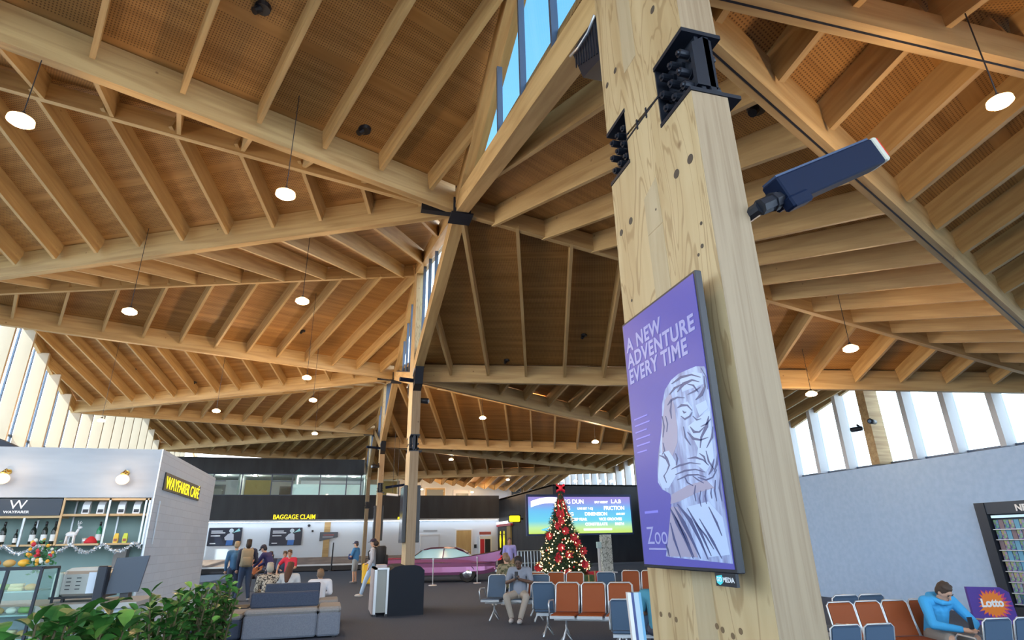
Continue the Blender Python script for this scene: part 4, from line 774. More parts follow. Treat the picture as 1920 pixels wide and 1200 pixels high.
for z, zn in ((1.052, 'upper'), (.852, 'middle'), (1.252, 'top')):
    for i in range(9):
        x = x0 + .62 + .118 * i; k = (i * 7 + int(z * 10)) % 4; nm, lb = kinds[k]
        if k not in proto:
            m = M()
            if k == 1: m.prism([(-.055, -.03, 0), (.055, -.03, 0), (.055, .03, .0), (-.055, .03, 0)], (0, 0, .03)).prism([(-.05, -.028, .03), (.05, -.028, .03), (.05, .028, .03), (-.05, .028, .03)], (.004, 0, .03))
            elif k == 2: m.tube((-.05, 0, .03), (.05, 0, .03), .028, .026, 10)
            else: m.ell((0, 0, .025), (.05, .035, .032), 12, 8, zmin=-.7)
            o = m.out(nm, BRD[k], None, True); proto[k] = o; tag(o, lb + ' inside the pastry case', nm.replace('_', ' '), 'pastries and rolls in the display case')
        else:
            o = proto[k].copy(); COL.objects.link(o)
        o.location = (x + rnd.uniform(-.01, .01), 7.12 + rnd.uniform(-.05, .05), z); o.rotation_euler = (0, 0, rnd.uniform(-.5, .5))
        o['label'] = '%s on the %s shelf of the pastry case' % (lb, zn); o['group'] = '%ss in the display case' % lb
for x, mt, lb in ((-3.02, BRD[0], 'golden pastry on top of the display case, left of the yellow fruit'), (-2.90, mat('orange_fruit', (.85, .45, .04), .5), 'yellow orange fruit on top of the display case beside the flowers'), (-3.14, mat('brown_pastry', (.45, .16, .05), .6), 'brown pastry at the left on top of the display case')):
    solo('pastry', M().ell((x, 7.15, 1.492), (.05, .05, .034), 12, 8), mt, lb, 'pastry', None, True)
# flower basket
t = thing('flower_arrangement', 'festive arrangement of white, orange and red flowers on the pastry case', 'flowers', (-2.76, 7.15, 1.46))
lf = M(); rnd = random.Random(5)
for i in range(140):
    c = Vector((-2.76 + rnd.gauss(0, .05), 7.15 + rnd.gauss(0, .04), 1.54 + rnd.gauss(0, .06))); d = Vector((rnd.uniform(-1, 1), rnd.uniform(-1, 1), rnd.uniform(-1, 1))).normalized() * .05; n = d.orthogonal().normalized() * .012
    lf.add([c, c + d * .5 + n, c + d, c + d * .5 - n], [(0, 1, 2, 3)])
part('leaves', lf, mat('fir_green', (.05, .20, .08), .6), t)
for i in range(22):
    c = (-2.76 + rnd.uniform(-.10, .10), 7.12 + rnd.uniform(-.07, .02), 1.54 + rnd.uniform(-.08, .16))
    part('flower', M().ell(c, rnd.uniform(.014, .022), 8, 6), (mat('white_bloom', (.75, .76, .68), .6), mat('orange_bloom', (.85, .40, .04), .6), mat('red_bloom', (.62, .03, .05), .6))[i % 3 if i > 4 else 1], t, True)

# ------------------------------------------------------------------ planter with fig plants
LEAF = noise_mat('glossy_leaf', (.022, .095, .018), (.06, .19, .035), (9, 9, 9), .35); LEAF2 = mat('young_leaf', (.16, .34, .06), .4); STEM = mat('stem', (.09, .07, .03), .8)
solo('planter_box', M().box((-1.60, 2.9, 0), (-.70, 6.1, .62)), mat('planter_grey', (.12, .13, .15), .6), 'long grey planter box holding the leafy shrubs at lower left', 'planter')
def leaf(m, base, d, L, wd, droop, roll):
    d = d.normalized(); side = d.cross(Vector((0, 0, 1)))
    if side.length < .05: side = Vector((1, 0, 0))
    side.normalize(); up = side.cross(d); side = (side * math.cos(roll) + up * math.sin(roll)); up = side.cross(d)
    prof = [(0, .06), (.18, .55), (.42, .92), (.66, 1.0), (.86, .66), (1.0, .05)]
    vs = []
    for a, w in prof:
        c = base + d * (L * a) - Vector((0, 0, 1)) * (droop * L * a * a); k = wd * w
        vs += [c - side * k + up * (k * .35), c, c + side * k + up * (k * .35)]
    fs = []
    for i in range(5):
        o = i * 3; fs += [(o, o + 1, o + 4, o + 3), (o + 1, o + 2, o + 5, o + 4)]
    m.add(vs, fs)
plants = [(-1.22, 3.35, .72, .105, 'broad leaved shrub at the lower left corner, largest leaves'), (-1.20, 3.8, .75, .095, 'broad leaved shrub second from the left in the planter'), (-1.18, 4.25, .70, .085, 'leafy shrub in the middle of the planter'), (-1.10, 4.75, .74, .075, 'leafy shrub right of the planter middle'), (-1.00, 5.2, .74, .068, 'leafy shrub second from the right end of the planter'), (-.86, 5.6, .75, .062, 'leafy shrub at the right end of the planter beside the sofas')]
for pi, (x, y, h, L, lb) in enumerate(plants):
    rnd = random.Random(40 + pi); t = thing('leafy_shrub', lb, 'shrub', (x, y, .62)); st = M(); lf = M(); lf2 = M()
    tot = 15 + pi; hh = h
    for s in range(tot):
        a = rnd.uniform(0, 2 * PI); r = rnd.uniform(.03, .26); top = Vector((r * math.cos(a) * .85, r * math.sin(a) * 1.1, hh * rnd.uniform(.70, .99) * (1 - r * .3)))
        b = Vector((top.x * .25, top.y * .25, 0)); mid = b.lerp(top, .5) + Vector((rnd.uniform(-.03, .03), rnd.uniform(-.03, .03), .02)); st.path([b, mid, top], [.012, .009, .005], 5)
        n = 16
        for i in range(n):
            f = .32 + .68 * i / (n - 1); p = b.lerp(mid, f * 2) if f < .5 else mid.lerp(top, f * 2 - 1); an = i * 2.4 + s
            elev = -.1 + .9 * f + rnd.uniform(-.25, .25); d = Vector((math.cos(an) * math.cos(elev), math.sin(an) * math.cos(elev), math.sin(elev)))
            leaf(lf2 if rnd.random() < .12 else lf, p, d, L * 1.35 * rnd.uniform(.75, 1.2), L * rnd.uniform(.36, .48), rnd.uniform(.1, .5), rnd.uniform(-.5, .5))
    part('stems', st, STEM, t, False, False); part('foliage', lf, LEAF, t, False, False); part('young_leaves', lf2, LEAF2, t, False, False)

# ------------------------------------------------------------------ sofas
SOFA = noise_mat('grey_sofa_fabric', (.16, .19, .25), (.20, .23, .29), (60, 60, 60), .9); SOFAT = noise_mat('grey_seat_fabric', (.27, .27, .28), (.32, .32, .32), (60, 60, 60), .9); SOFAD = noise_mat('navy_sofa_fabric', (.045, .065, .115), (.06, .085, .14), (60, 60, 60), .9)
def sofa(lab, x0, x1, y, dep, bx0, bx1, seat=.52, bh=.78, bm=SOFAD, ends=True):
    t = thing('modular_sofa', lab, 'sofa', ((x0 + x1) / 2, y + dep / 2, 0))
    n = 2
    part('base', M().rbox((x0, y, .03), (x1 - .42, y + dep, seat - .10), .03), SOFA, t)
    part('side_module', M().rbox((x1 - .415, y + .0, .03), (x1, y + dep, seat - .10), .03), SOFA, t)
    part('seat_cushion', M().rbox((x0, y + .0, seat - .10), (x1 - .42, y + dep, seat), .035), SOFAT, t)
    part('side_cushion', M().rbox((x1 - .415, y + .0, seat - .10), (x1, y + dep, seat), .035), SOFAT, t)
    part('backrest', M().rbox((bx0, y + dep * .30, seat), (bx1, y + dep * .30 + .16, bh), .025), bm, t)
    for a in (x0 + .1, x1 - .1): part('foot', M().box((a - .03, y + .1, 0), (a + .03, y + .2, .03)), DK, t)
sofa('large blue grey modular sofa in front, seen from behind, with a navy backrest', -1.52, .17, 12.6, .95, -1.47, -.25)
sofa('blue grey modular sofa behind the front one, with a darker low backrest', -1.55, .12, 14.35, .9, -1.40, -.28, .50, .84, SOFAD)
t = thing('ottoman', 'low navy sided ottoman with grey top between planter and front sofa', 'ottoman', (-1.95, 13.3, 0)); part('base', M().rbox((-2.45, 12.9, .02), (-1.58, 13.9, .34), .03), SOFAD, t); part('cushion', M().rbox((-2.45, 12.9, .34), (-1.58, 13.9, .44), .03), SOFAT, t)
solo('side_table', M().box((-1.72, 14.1, .0), (-1.66, 14.9, .40)).box((-2.2, 14.1, .0), (-2.14, 14.9, .40)).box((-2.2, 14.1, .40), (-1.66, 14.9, .44)), DK, 'small dark low table left of the rear sofa', 'table')

# ------------------------------------------------------------------ hall furniture
t = thing('column_kiosk', 'dark kiosk around the foot of the second column, silver recess on its left', 'kiosk', (1.6, 16.2, 0))
KD = mat('kiosk_dark', (.016, .022, .034), .7, spec=.2); KG = mat('kiosk_grey', (.24, .25, .24), .4, .4)
pts = [(1.27, 0), (2.12, 0), (2.12, .98), (2.02, 1.07), (1.90, 1.10), (1.55, 1.10), (1.40, 1.07), (1.27, .98)]
part('kiosk_shell', M().prism([(x, 15.55, z) for x, z in pts], (0, 1.75, 0)), KD, t)
part('recess_panel', M().box((.98, 15.62, .08), (1.265, 16.9, 1.02)), KG, t)
part('trim_frame', M().box((.93, 15.56, .05), (.99, 16.95, 1.06)).box((1.22, 15.58, .05), (1.27, 15.62, 1.06)).box((.93, 15.56, 1.02), (1.27, 16.95, 1.06)), SILVER, t)
part('edge_strip', M().box((.90, 15.60, .05), (.935, 16.9, 1.02)), mat('pinkish_panel', (.40, .34, .34), .5), t)
part('kiosk_feet', M().box((.95, 15.6, 0), (1.02, 15.7, .05)).box((1.2, 15.58, 0), (1.27, 15.68, .05)), DK, t)
part('counter_clutter', M().box((1.0, 15.8, 1.06), (1.22, 16.4, 1.12)), mat('magazines', (.45, .42, .46), .6), t)
# screens on columns
def colscreens(k, z0, z1, labs):
    c = UC[k] - .1
    for s, l in ((-1, labs[0]), (1, labs[1])):
        x = CN + s * .17
        t = thing('column_screen', l, 'screen', (x, c, z0)); part('screen_body', M().rbox((x - .05, c - .42, z0), (x + .05, c + .42, z1), .01), DK, t); part('screen_face', M().box((x + s * .051 - .001, c - .38, z0 + .04), (x + s * .051 + .001, c + .38, z1 - .04)), mat('screen_off', (.05, .05, .07), .15), t)
colscreens(2, 1.62, 3.02, ('slim black screen mounted on the left face of the second column', 'slim black screen mounted on the right face of the second column'))
colscreens(3, 1.75, 3.3, ('slim black screen on the left face of the third column', 'slim black screen on the right face of the third column'))
# cameras and fixtures
def cctv(p, lab, d=(0, -1, 0), s=1.0):
    p = Vector(p); t = thing('security_camera', lab, 'camera', p); d = Vector(d)
    part('camera_body', M().tube(p, p + d * .26 * s, .055 * s, .06 * s, 12), DK, t, True); part('lens', M().tube(p + d * .26 * s, p + d * .275 * s, .04 * s, .035 * s, 12), mat('lens_glass', (.2, .3, .45), .1), t); part('mount', M().tube(p - Vector((0, 0, 0)), p + Vector((-.0, .12, .10)) * s, .025 * s), DK, t)
cctv((1.80, 15.95, 5.30), 'round black camera on the second column below the roof beams', (.9, -.45, -.15), 1.3); cctv((1.62, 29.35, 5.1), 'round black camera on the third column', (-.8, -.5, -.1), 1.5)
for p, q, l in (((1.28, 15.6, 5.78), (1.9, 15.75, 5.78), 'black bar light projecting left of the second column head'), ((1.0, 29.0, 5.95), (1.7, 29.3, 5.95), 'black bar light projecting left of the third column head'), ((2.0, 29.2, 4.1), (3.1, 29.0, 4.25), 'dark bar light right of the second column, upper of two'), ((2.0, 28.2, 3.72), (2.5, 28.0, 3.66), 'white bar light right of the second column, lower of two')):
    t = thing('bar_light', l, 'light', p); part('light_body', M().tube(p, q, .06, .05, 6), WHITE if 'white' in l else BLUEB, t)
    m_ = Vector(p).lerp(Vector(q), .5)
    if 'right' in l: part('suspension', M().tube(m_, (m_.x, m_.y, ceil_z(m_.x, m_.y)), .008, seg=5), DK, t)
    else: part('arm', M().tube(q, (1.80, q[1] + .35, q[2]), .03), DK, t)
cctv((17.24, 16.2, 5.05), 'dark camera hanging left of the wide mullion of the right windows', (-.3, .9, 0), 1.5); cctv((17.2, 15.6, 5.15), 'white ringed camera on the wide mullion of the right windows', (-.9, -.3, 0), 1.4)

# ------------------------------------------------------------------ pendant and ceiling lamps
def pendant(x, y, z, ztop, lab, grp=None, s=1.0):
    ztop = ceil_z(x, y) or ztop
    t = thing('pendant_lamp', lab, 'pendant lamp', (x, y, z), 0, grp)
    part('cable', M().tube((x, y, z + .11 * s), (x, y, ztop), .006, seg=5), DK, t)
    part('canopy', M().lathe([(.03 * s, z + .10 * s), (.05 * s, z + .10 * s), (.02 * s, z + .15 * s)], (x, y, 0), 12), DK, t)
    part('shade', M().lathe([(.135 * s, z + .01 * s), (.13 * s, z + .055 * s), (.06 * s, z + .10 * s)], (x, y, 0), 20, True), mat('lamp_shade_glow', (1, .62, .32), .4, emit=3.2), t, True)
    part('diffuser', M().lathe([(.12 * s, z + .012), (.10 * s, z - .012), (.02 * s, z - .02 * s)], (x, y, 0), 20), LAMP, t, True)
    ld = bpy.data.lights.new('lamp_light', 'POINT'); ld.energy = 80 if y < 15 else 230 if x < 2 else 130; ld.color = (1, .66, .36); ld.shadow_soft_size = .12; lo = bpy.data.objects.new('lamp_light', ld); COL.objects.link(lo); lo.parent = t; lo.location = (0, 0, -.12)
for x, y, z, zt, l in ((-3.89, 6.75, 6.2, 7.9, 'round glowing pendant lamp at the upper left edge'), (-1.09, 7.62, 6.2, 7.7, 'round glowing pendant lamp hanging under the thin ridge beam left of the hub'), (-4.36, 12.46, 6.0, 7.4, 'round glowing pendant lamp at left below the long ridge beam'), (-1.07, 11.62, 6.2, 7.9, 'round glowing pendant lamp left of the sunlit clerestory'),
    (-1.25, 17.68, 6.2, 8.4, 'small pendant lamp just left of the second column head'), (-4.41, 22.06, 6.0, 8.6, 'small pendant lamp above the gallery at left'), (-1.18, 20.64, 6.2, 8.4, 'small pendant lamp below the second hub, upper of the near pair'), (-1.34, 27.28, 6.2, 8.0, 'tiny pendant lamp far left of the third column'),
    (6.2, 18.64, 6.0, 6.6, 'pendant lamp on the right roof left of the tiger screen, topmost'), (4.97, 21.58, 6.0, 7.0, 'pendant lamp on the right roof beside the second column'), (6.0, 47.2, 5.5, 6.0, 'small added fill lamp inside the gallery above the grey gallery door at right'), (10.0, 47.2, 5.3, 6.0, 'small added fill lamp inside the gallery above the white gallery door'), (9.01, 20.35, 5.0, 6.4, 'pendant lamp nearest the left edge of the tiger screen'), (5.74, 32.74, 5.9, 7.0, 'tiny pendant lamp above the gallery right of the second column'), (11.09, 40.37, 5.6, 6.6, 'tiny pendant lamp above the charcoal wall'),  # the two lamps inside the gallery are added to brighten its wall
    (8.9, 8.21, 4.8, 6.2, 'round glowing pendant lamp above the right windows'), (4.83, 2.53, 4.8, 5.7, 'large glowing pendant lamp at the upper right edge'), (10.86, 11.43, 4.8, 5.9, 'small pendant lamp by the right windows beside the big column'), (-8.7, 24.58, 6.0, 9.0, 'unlit looking small pendant in front of the left windows')):
    pendant(x, y, z, zt, l, None, .68 if z == 4.8 and x < 5 else 1.0)
for x, l in ((-8.0, 'round ceiling lamp at left inside the gallery'), (-6.0, 'round warm ceiling lamp above the tan gallery panel'), (-3.0, 'round warm ceiling lamp right of the grey gallery door'), (-1.0, 'white ceiling lamp above the left gallery blind'), (.8, 'white ceiling lamp above the right gallery blind')):
    t = thing('ceiling_light', l, 'ceiling light', (x, 46, 6.27)); part('light_rim', M().lathe([(.2, 6.34), (.2, 6.30), (.17, 6.29)], (x, 46, 0), 16), MULL, t); part('diffuser', M().lathe([(.17, 6.295), (.14, 6.27), (.02, 6.265)], (x, 46, 0), 16), LAMP if 'warm' in l else LAMPW, t)
    ld = bpy.data.lights.new('lamp_light', 'POINT'); ld.energy = 45; ld.color = (1, .9, .8); lo = bpy.data.objects.new('lamp_light', ld); COL.objects.link(lo); lo.parent = t; lo.location = (0, 0, -.25)

# ------------------------------------------------------------------ far wall furnishings
def billboard(x0, x1, z0, z1, lab):
    t = thing('billboard', lab, 'billboard', ((x0 + x1) / 2, UW, z0)); y = UW - .02
    part('panel', M().rbox((x0, y - .08, z0), (x1, y, z1), .02), mat('billboard_navy', (.012, .02, .045), .4, emit=.0), t)
    w = x1 - x0; h = z1 - z0; TX = mat('billboard_text', (.6, .64, .72), .5)
    for a, b, c in ((.10, .78, .34), (.10, .68, .42), (.10, .52, .28), (.06, .10, .17)): part('text_line', M().box((x0 + w * .08, y - .09, z0 + h * b), (x0 + w * (.08 + c), y - .081, z0 + h * (b + .06))), TX, t)
    f = M(); cx = x0 + w * .68
    part('pictured_shirt', M().prism([(cx - .16 * w, y - .085, z0 + .30 * h), (cx - .19 * w, y - .085, z0 + .45 * h), (cx - .10 * w, y - .085, z0 + .64 * h), (cx, y - .085, z0 + .72 * h), (cx + .08 * w, y - .085, z0 + .62 * h), (cx + .10 * w, y - .085, z0 + .30 * h)], (0, -.006, 0)), mat('photo_white', (.55, .62, .74), .5), t)
    part('pictured_shorts', M().prism([(cx - .12 * w, y - .085, z0 + .02 * h), (cx - .11 * w, y - .085, z0 + .30 * h), (cx + .09 * w, y - .085, z0 + .30 * h), (cx + .08 * w, y - .085, z0 + .02 * h)], (0, -.006, 0)), mat('photo_blue', (.05, .18, .55), .5), t)
    part('pictured_head', M().ell((cx + .0 * w, y - .087, z0 + .82 * h), (.07 * w, .005, .12 * h)), mat('photo_pale', (.55, .66, .74), .5), t)
    part('pictured_scarf', M().prism([(cx + .05 * w, y - .087, z0 + .70 * h), (cx + .22 * w, y - .087, z0 + .95 * h), (cx + .27 * w, y - .087, z0 + .80 * h)], (0, -.006, 0)), mat('photo_aqua', (.30, .62, .66), .5), t)
billboard(-8.17, -6.15, 1.68, 2.80, 'dark billboard with a figure in white, left of the two on the baggage wall')
billboard(-4.39, -2.35, 1.63, 2.75, 'dark billboard with a figure in white, right of the two on the baggage wall')
t = thing('direction_sign', 'small grey slanted banner sign on the baggage wall', 'sign', (-.65, UW, 1.93)); part('banner', M().prism([(-1.19, UW - .06, 1.86), (.0, UW - .06, 2.1), (.0, UW - .06, 2.43), (-1.19, UW - .06, 2.43)], (0, .04, 0)), mat('banner_grey', (.10, .12, .15), .5), t); part('banner_text', M().box((-.95, UW - .068, 2.22), (-.25, UW - .061, 2.27)), mat('dull_red', (.45, .12, .12), .5), t); part('banner_text', M().box((-1.0, UW - .068, 2.10), (-.3, UW - .061, 2.14)), mat('billboard_text', (.6, .64, .72), .5), t)
solo('sensor_box', M().box((-1.75, UW - .1, 2.45), (-1.63, UW, 2.58)), DK, 'tiny black sensor box left of the slanted banner sign', 'sensor'); solo('wall_camera', M().ell((-1.95, UW - .08, 2.88), (.1, .08, .08)), DK, 'tiny black dome camera under the baggage sign', 'camera')
t = thing('baggage_claim_sign', 'yellow lettering reading BAGGAGE CLAIM on the charcoal band', 'sign', (-2.87, UW - .2, 3.27)); text('lettering', 'BAGGAGE CLAIM', .42, (-4.32, UW - .22, 3.30), FACE, YEL, t, .03, .004, 'LEFT', .84); part('letter_backing', M().box((-4.38, UW - .19, 3.27), (-1.40, UW - .16, 3.64)), DK, t)
t = thing('boarding_sign', 'yellow letters BO partly hidden left of the second column', 'sign', (4.1, UW - .2, 3.1)); text('lettering', 'BO', .36, (4.0, UW - .22, 3.12), FACE, YEL, t, .03, .01)
# baggage carousel
t = thing('baggage_carousel', 'long low baggage carousel with a brown belt along the white wall', 'carousel', (-3, UW - .9, 0))
part('plinth', M().rbox((-11, UW - 1.3, 0), (5.2, UW - .25, .36), .05), DK, t); part('belt', M().prism([(-11, UW - 1.35, .36), (5.2, UW - 1.35, .36), (5.2, UW - .35, .80), (-11, UW - .35, .80)], (0, 0, .05)), noise_mat('brown_belt', (.16, .11, .09), (.26, .19, .15), (1.2, 3, 3), .5), t)
part('belt_rim', M().box((-11, UW - 1.38, .34), (5.2, UW - 1.33, .44)), SILVER, t)
for x, l, h in ((-.25, 'tall thin post standing on the carousel', 1.75), (-3.9, 'short thin post on the carousel', 1.1)):
    solo('marker_post', M().tube((x, UW - 1.6, 0), (x + .02, UW - 1.6, h), .05, .04).lathe([(.2, 0), (.18, .05)], (x, UW - 1.6, 0)), DK, l.replace('on the carousel', 'in front of the carousel'), 'post')
# vending and fire cabinet
t = thing('vending_cabinet', 'red and white equipment cabinet right of the tan door', 'cabinet', (10.4, UW, 0)); part('cabinet_body', M().box((9.95, UW - .4, .2), (10.85, UW - .02, 2.0)), WHITE, t); part('red_front', M().box((10.0, UW - .42, .3), (10.3, UW - .40, 1.8)).box((10.0, UW - .42, .3), (10.8, UW - .40, .75)), mat('fire_red', (.60, .03, .05), .4), t); part('dark_contents', M().box((10.35, UW - .42, .85), (10.75, UW - .40, 1.8)), DK, t); part('header', M().box((9.95, UW - .4, 2.1), (10.8, UW - .3, 2.3)), mat('header_red', (.45, .12, .12), .4), t)
solo('wall_switch', M().box((9.62, UW - .08, 1.2), (9.8, UW - .01, 1.45)), DK, 'small black wall unit between the tan door and the red cabinet', 'switch')
solo('door_notice', M().box((5.9, UW - .03, 2.38), (6.9, UW - .01, 2.48)), mat('grey_print', (.35, .38, .42), .6), 'thin grey notice strip above the white door on the far wall', 'notice')
# restroom entrance on the charcoal side wall
t = thing('restroom_portal', 'black restroom entrance with yellow figures and a red and white header', 'sign', (11.4, 43.4, 0))
part('black_panel', M().box((11.38, 41.9, 0), (11.49, 44.45, 2.7)), mat('portal_black', (.008, .008, .01), .5), t); part('tan_return', M().box((11.37, 41.0, 0), (11.49, 41.9, 2.6)), mat('tan_return', (.42, .30, .10), .6), t)
part('header_red', M().box((11.30, 40.6, 2.62), (11.45, 44.5, 2.78)), mat('fire_red', (.60, .03, .05), .4), t); part('header_white', M().box((11.28, 40.6, 2.78), (11.45, 44.5, 2.95)), mat('white_glow', (.9, .9, .9), .5, emit=.8), t)
for yy in (43.6, 42.6):
    f = M().prism([(11.36, yy - .18, 1.75), (11.36, yy + .18, 1.75), (11.36, yy + .10, 1.2), (11.36, yy - .10, 1.2)], (-.02, 0, 0)).prism([(11.36, yy - .18, 1.75), (11.36, yy + .18, 1.75), (11.36, yy + .08, 2.05), (11.36, yy - .08, 2.05)], (-.02, 0, 0)); f.ell((11.36, yy, 2.2), (.02, .12, .12), 10, 6)
    part('yellow_figure', f, YEL, t)
t = thing('blade_sign', 'small yellow blade sign on the charcoal wall left of the Christmas tree', 'sign', (11.2, 38.3, 2.95)); part('sign_panel', M().rbox((10.55, 38.2, 2.78), (11.3, 38.32, 3.16), .05), YEL, t); part('sign_bracket', M().box((11.3, 38.22, 2.9), (11.5, 38.3, 3.0)), DK, t); part('sign_back', M().rbox((10.50, 38.24, 2.73), (11.35, 38.36, 3.21), .05), DK, t)

# ------------------------------------------------------------------ LED screen and its totem
def led_mat():
    m = mat('led_picture', (.3, .4, .8), .4); N = m.node_tree.nodes; L = m.node_tree.links; b = N['Principled BSDF']
    t = N.new('ShaderNodeTexCoord'); s = N.new('ShaderNodeSeparateXYZ'); r = N.new('ShaderNodeValToRGB'); L.new(t.outputs['Generated'], s.inputs[0]); L.new(s.outputs[2], r.inputs[0])
    cr = r.color_ramp; cr.elements[0].position = 0; cr.elements[0].color = (.55, .75, .12, 1); cr.elements[1].position = 1; cr.elements[1].color = (.30, .22, .62, 1)
    for p, c in ((.16, (.50, .80, .35, 1)), (.34, (.13, .62, .80, 1)), (.62, (.12, .50, .85, 1)), (.82, (.25, .30, .75, 1))): e = cr.elements.new(p); e.color = c
    L.new(r.outputs[0], b.inputs['Emission Color']); b.inputs['Emission Strength'].default_value = .85; b.inputs['Base Color'].default_value = (.05, .05, .05, 1); return m
t = thing('led_screen', 'wide bright event screen with purple to green gradient behind the Christmas tree', 'screen', (12.2, 30.1, 1.9))
part('screen_body', M().box((9.22, 30.02, 1.84), (15.16, 30.25, 3.86)), mat('led_frame', (.02, .04, .14), .4), t)
part('picture', M().box((9.31, 30.0, 1.93), (15.07, 30.02, 3.74)), led_mat(), t)
TW = mat('led_white', (.85, .88, .95), .5, emit=.9)
for x, z, s, wd in ((10.7, 3.40, .30, 'LIVING DUN'), (13.0, 3.42, .15, 'SAT NIGHT'), (13.95, 3.42, .27, 'L.A.B'), (10.75, 3.08, .27, 'FOCUS'), (12.0, 3.10, .15, 'LIVE SET & DJ'), (13.5, 3.08, .27, 'FRICTION'), (10.9, 2.80, .24, 'KILLING'), (12.4, 2.80, .24, 'DIMENSION'), (14.2, 2.82, .14, 'LIVE SET'), (11.6, 2.55, .19, 'DEEP FEAR'), (13.2, 2.55, .19, 'VICE GROOVES'), (11.0, 2.31, .19, 'FRIEND'), (12.4, 2.31, .19, 'CONSTELLATE'), (14.1, 2.31, .19, 'FAITH'), (12.3, 2.06, .15, 'SMALL PRINT  OTHER')):
    if wd == 'SMALL PRINT  OTHER': part('event_bars', M().box((x, 29.985, z), (x + 1.6, 29.999, z + .10)), TW, t); continue
    text('event_text', wd, s, (x, 29.99, z), FACE, TW, t, .006, .008)
lg = []
for i in range(9): a = i / 8; lg.append((9.45 + 1.9 * a, 29.995, 3.05 + .38 * math.sin(PI * (.15 + .62 * a))))
top = [(x, y, z + .30) for x, y, z in lg]; part('arched_logo', M().prism(lg + top[::-1], (0, -.006, 0)), TW, t)
part('blue_swash', M().path([(10.0, 29.98, 2.12), (10.4, 29.98, 2.22), (10.9, 29.98, 2.2), (10.5, 29.98, 2.08), (10.0, 29.98, 2.12)], .03), mat('led_blue', (.1, .5, .9), .5, emit=.8), t)
t = thing('patterned_totem', 'white patterned pillar carrying the event screen right of the tree', 'pillar', (13.55, 30.1, 0)); part('pillar', M().rbox((13.22, 29.98, 0), (13.82, 30.2, 1.85), .02), noise_mat('totem_pattern', (.72, .76, .72), (.30, .34, .30), (7, 7, 5), .5, dist=2.5, lo=.52, hi=.56), t); part('foot_plate', M().box((12.6, 29.7, 0), (13.9, 30.3, .06)), WHITE, t)
t = thing('sanitiser_stand', 'thin white dispenser stand left of the patterned pillar', 'stand', (12.85, 29.5, 0)); part('post', M().box((12.8, 29.48, .05), (12.9, 29.56, 1.25)), WHITE, t); part('dispenser', M().rbox((12.74, 29.4, 1.2), (12.98, 29.56, 1.5), .02), mat('aqua_plastic', (.55, .75, .78), .4), t); part('foot', M().box((12.6, 29.3, 0), (13.1, 29.65, .05)), WHITE, t)
# luggage trolleys / white rack
RK = mat('pale_blue_metal', (.48, .60, .70), .35, .5)
proto = None
for i in range(4):
    loc = (7.25 + .30 * i, 24.9 + .06 * i, 0)
    if proto is None:
        t = thing('luggage_trolley', '', 'trolley', loc, 0, 'nested luggage trolleys left of the tree'); m = M()
        for a, b in (((0, 0, .12), (0, .1, 1.22)), ((.42, 0, .12), (.42, .1, 1.22)), ((0, .1, 1.22), (.42, .1, 1.22)), ((0, .06, .75), (.42, .06, .75)), ((0, .03, .42), (.42, .03, .42)), ((0, 0, .15), (0, .9, .15)), ((.42, 0, .15), (.42, .9, .15)), ((.14, .1, 1.2), (.14, .02, .3)), ((.28, .1, 1.2), (.28, .02, .3))): m.tube(a, b, .018, seg=6)
        part('frame', m, RK, t, False, False); part('platform', M().box((.02, .02, .16), (.40, .85, .19)), RK, t, False, False)
        for a in ((0, .05), (.42, .05), (.1, .85)): part('wheel', M().tube((a[0] - .015, a[1], .06), (a[0] + .015, a[1], .06), .06, seg=12), DK, t, False, False)
        proto = t
    else: t = dup(proto, loc)
    t['label'] = ('pale blue metal trolley frame, leftmost of the nested row by the tree', 'pale blue metal trolley frame, second from the left in the nested row', 'pale blue metal trolley frame, third from the left in the nested row', 'pale blue metal trolley frame, closest to the Christmas tree')[i]

# ------------------------------------------------------------------ Christmas tree
TX, TY, TZ = 8.72, 23.6, 0.0
t = thing('christmas_tree', 'tall decorated Christmas tree with warm lights, red flowers and a red bow', 'christmas tree', (TX, TY, 0))
FIR = noise_mat('fir_needles', (.025, .075, .03), (.06, .13, .05), (12, 12, 12), .7); rnd = random.Random(21)
def trad(z): 
    f = (z - .35) / 3.15; return max(.07, 1.08 * (1 - f) ** .92 * (1 + .09 * math.sin(z * 11)))
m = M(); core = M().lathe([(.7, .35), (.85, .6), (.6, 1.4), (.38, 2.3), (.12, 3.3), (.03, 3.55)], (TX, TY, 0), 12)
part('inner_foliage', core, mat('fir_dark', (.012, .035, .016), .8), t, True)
for i in range(5200):
    z = .3 + 3.2 * (1 - math.sqrt(rnd.random())) ** .9; a = rnd.uniform(0, 2 * PI); r = trad(z) * rnd.uniform(.7, 1.04)
    c = Vector((TX + r * math.cos(a), TY + r * math.sin(a), z)); d = Vector((math.cos(a), math.sin(a), rnd.uniform(-.5, .4))).normalized() * rnd.uniform(.09, .17); n = Vector((-math.sin(a), math.cos(a), rnd.uniform(-.6, .6))) * .022
    m.add([c - n, c + n, c + d], [(0, 1, 2)])
part('needles', m, FIR, t)
part('trunk', M().tube((TX, TY, 0), (TX, TY, 1.2), .07), STEM, t); part('tree_stand', M().lathe([(.4, 0), (.38, .06), (.10, .12)], (TX, TY, 0)), DK, t)
TL = mat('fairy_glow', (1.0, .72, .40), .5, emit=2.2); gold = mat('gold_bauble', (.75, .52, .22), .25, .8); REDF = mat('red_ribbon', (.50, .012, .035), .55)
pos = []
for i in range(420):
    z = .35 + 3.05 * (1 - math.sqrt(rnd.random())) ** .85; a = rnd.uniform(0, 2 * PI); r = trad(z) * 1.04; pos.append((z, a, r))
pos.sort(key=lambda q: math.cos(q[1] + 1.92) * -q[2]); rest = M()
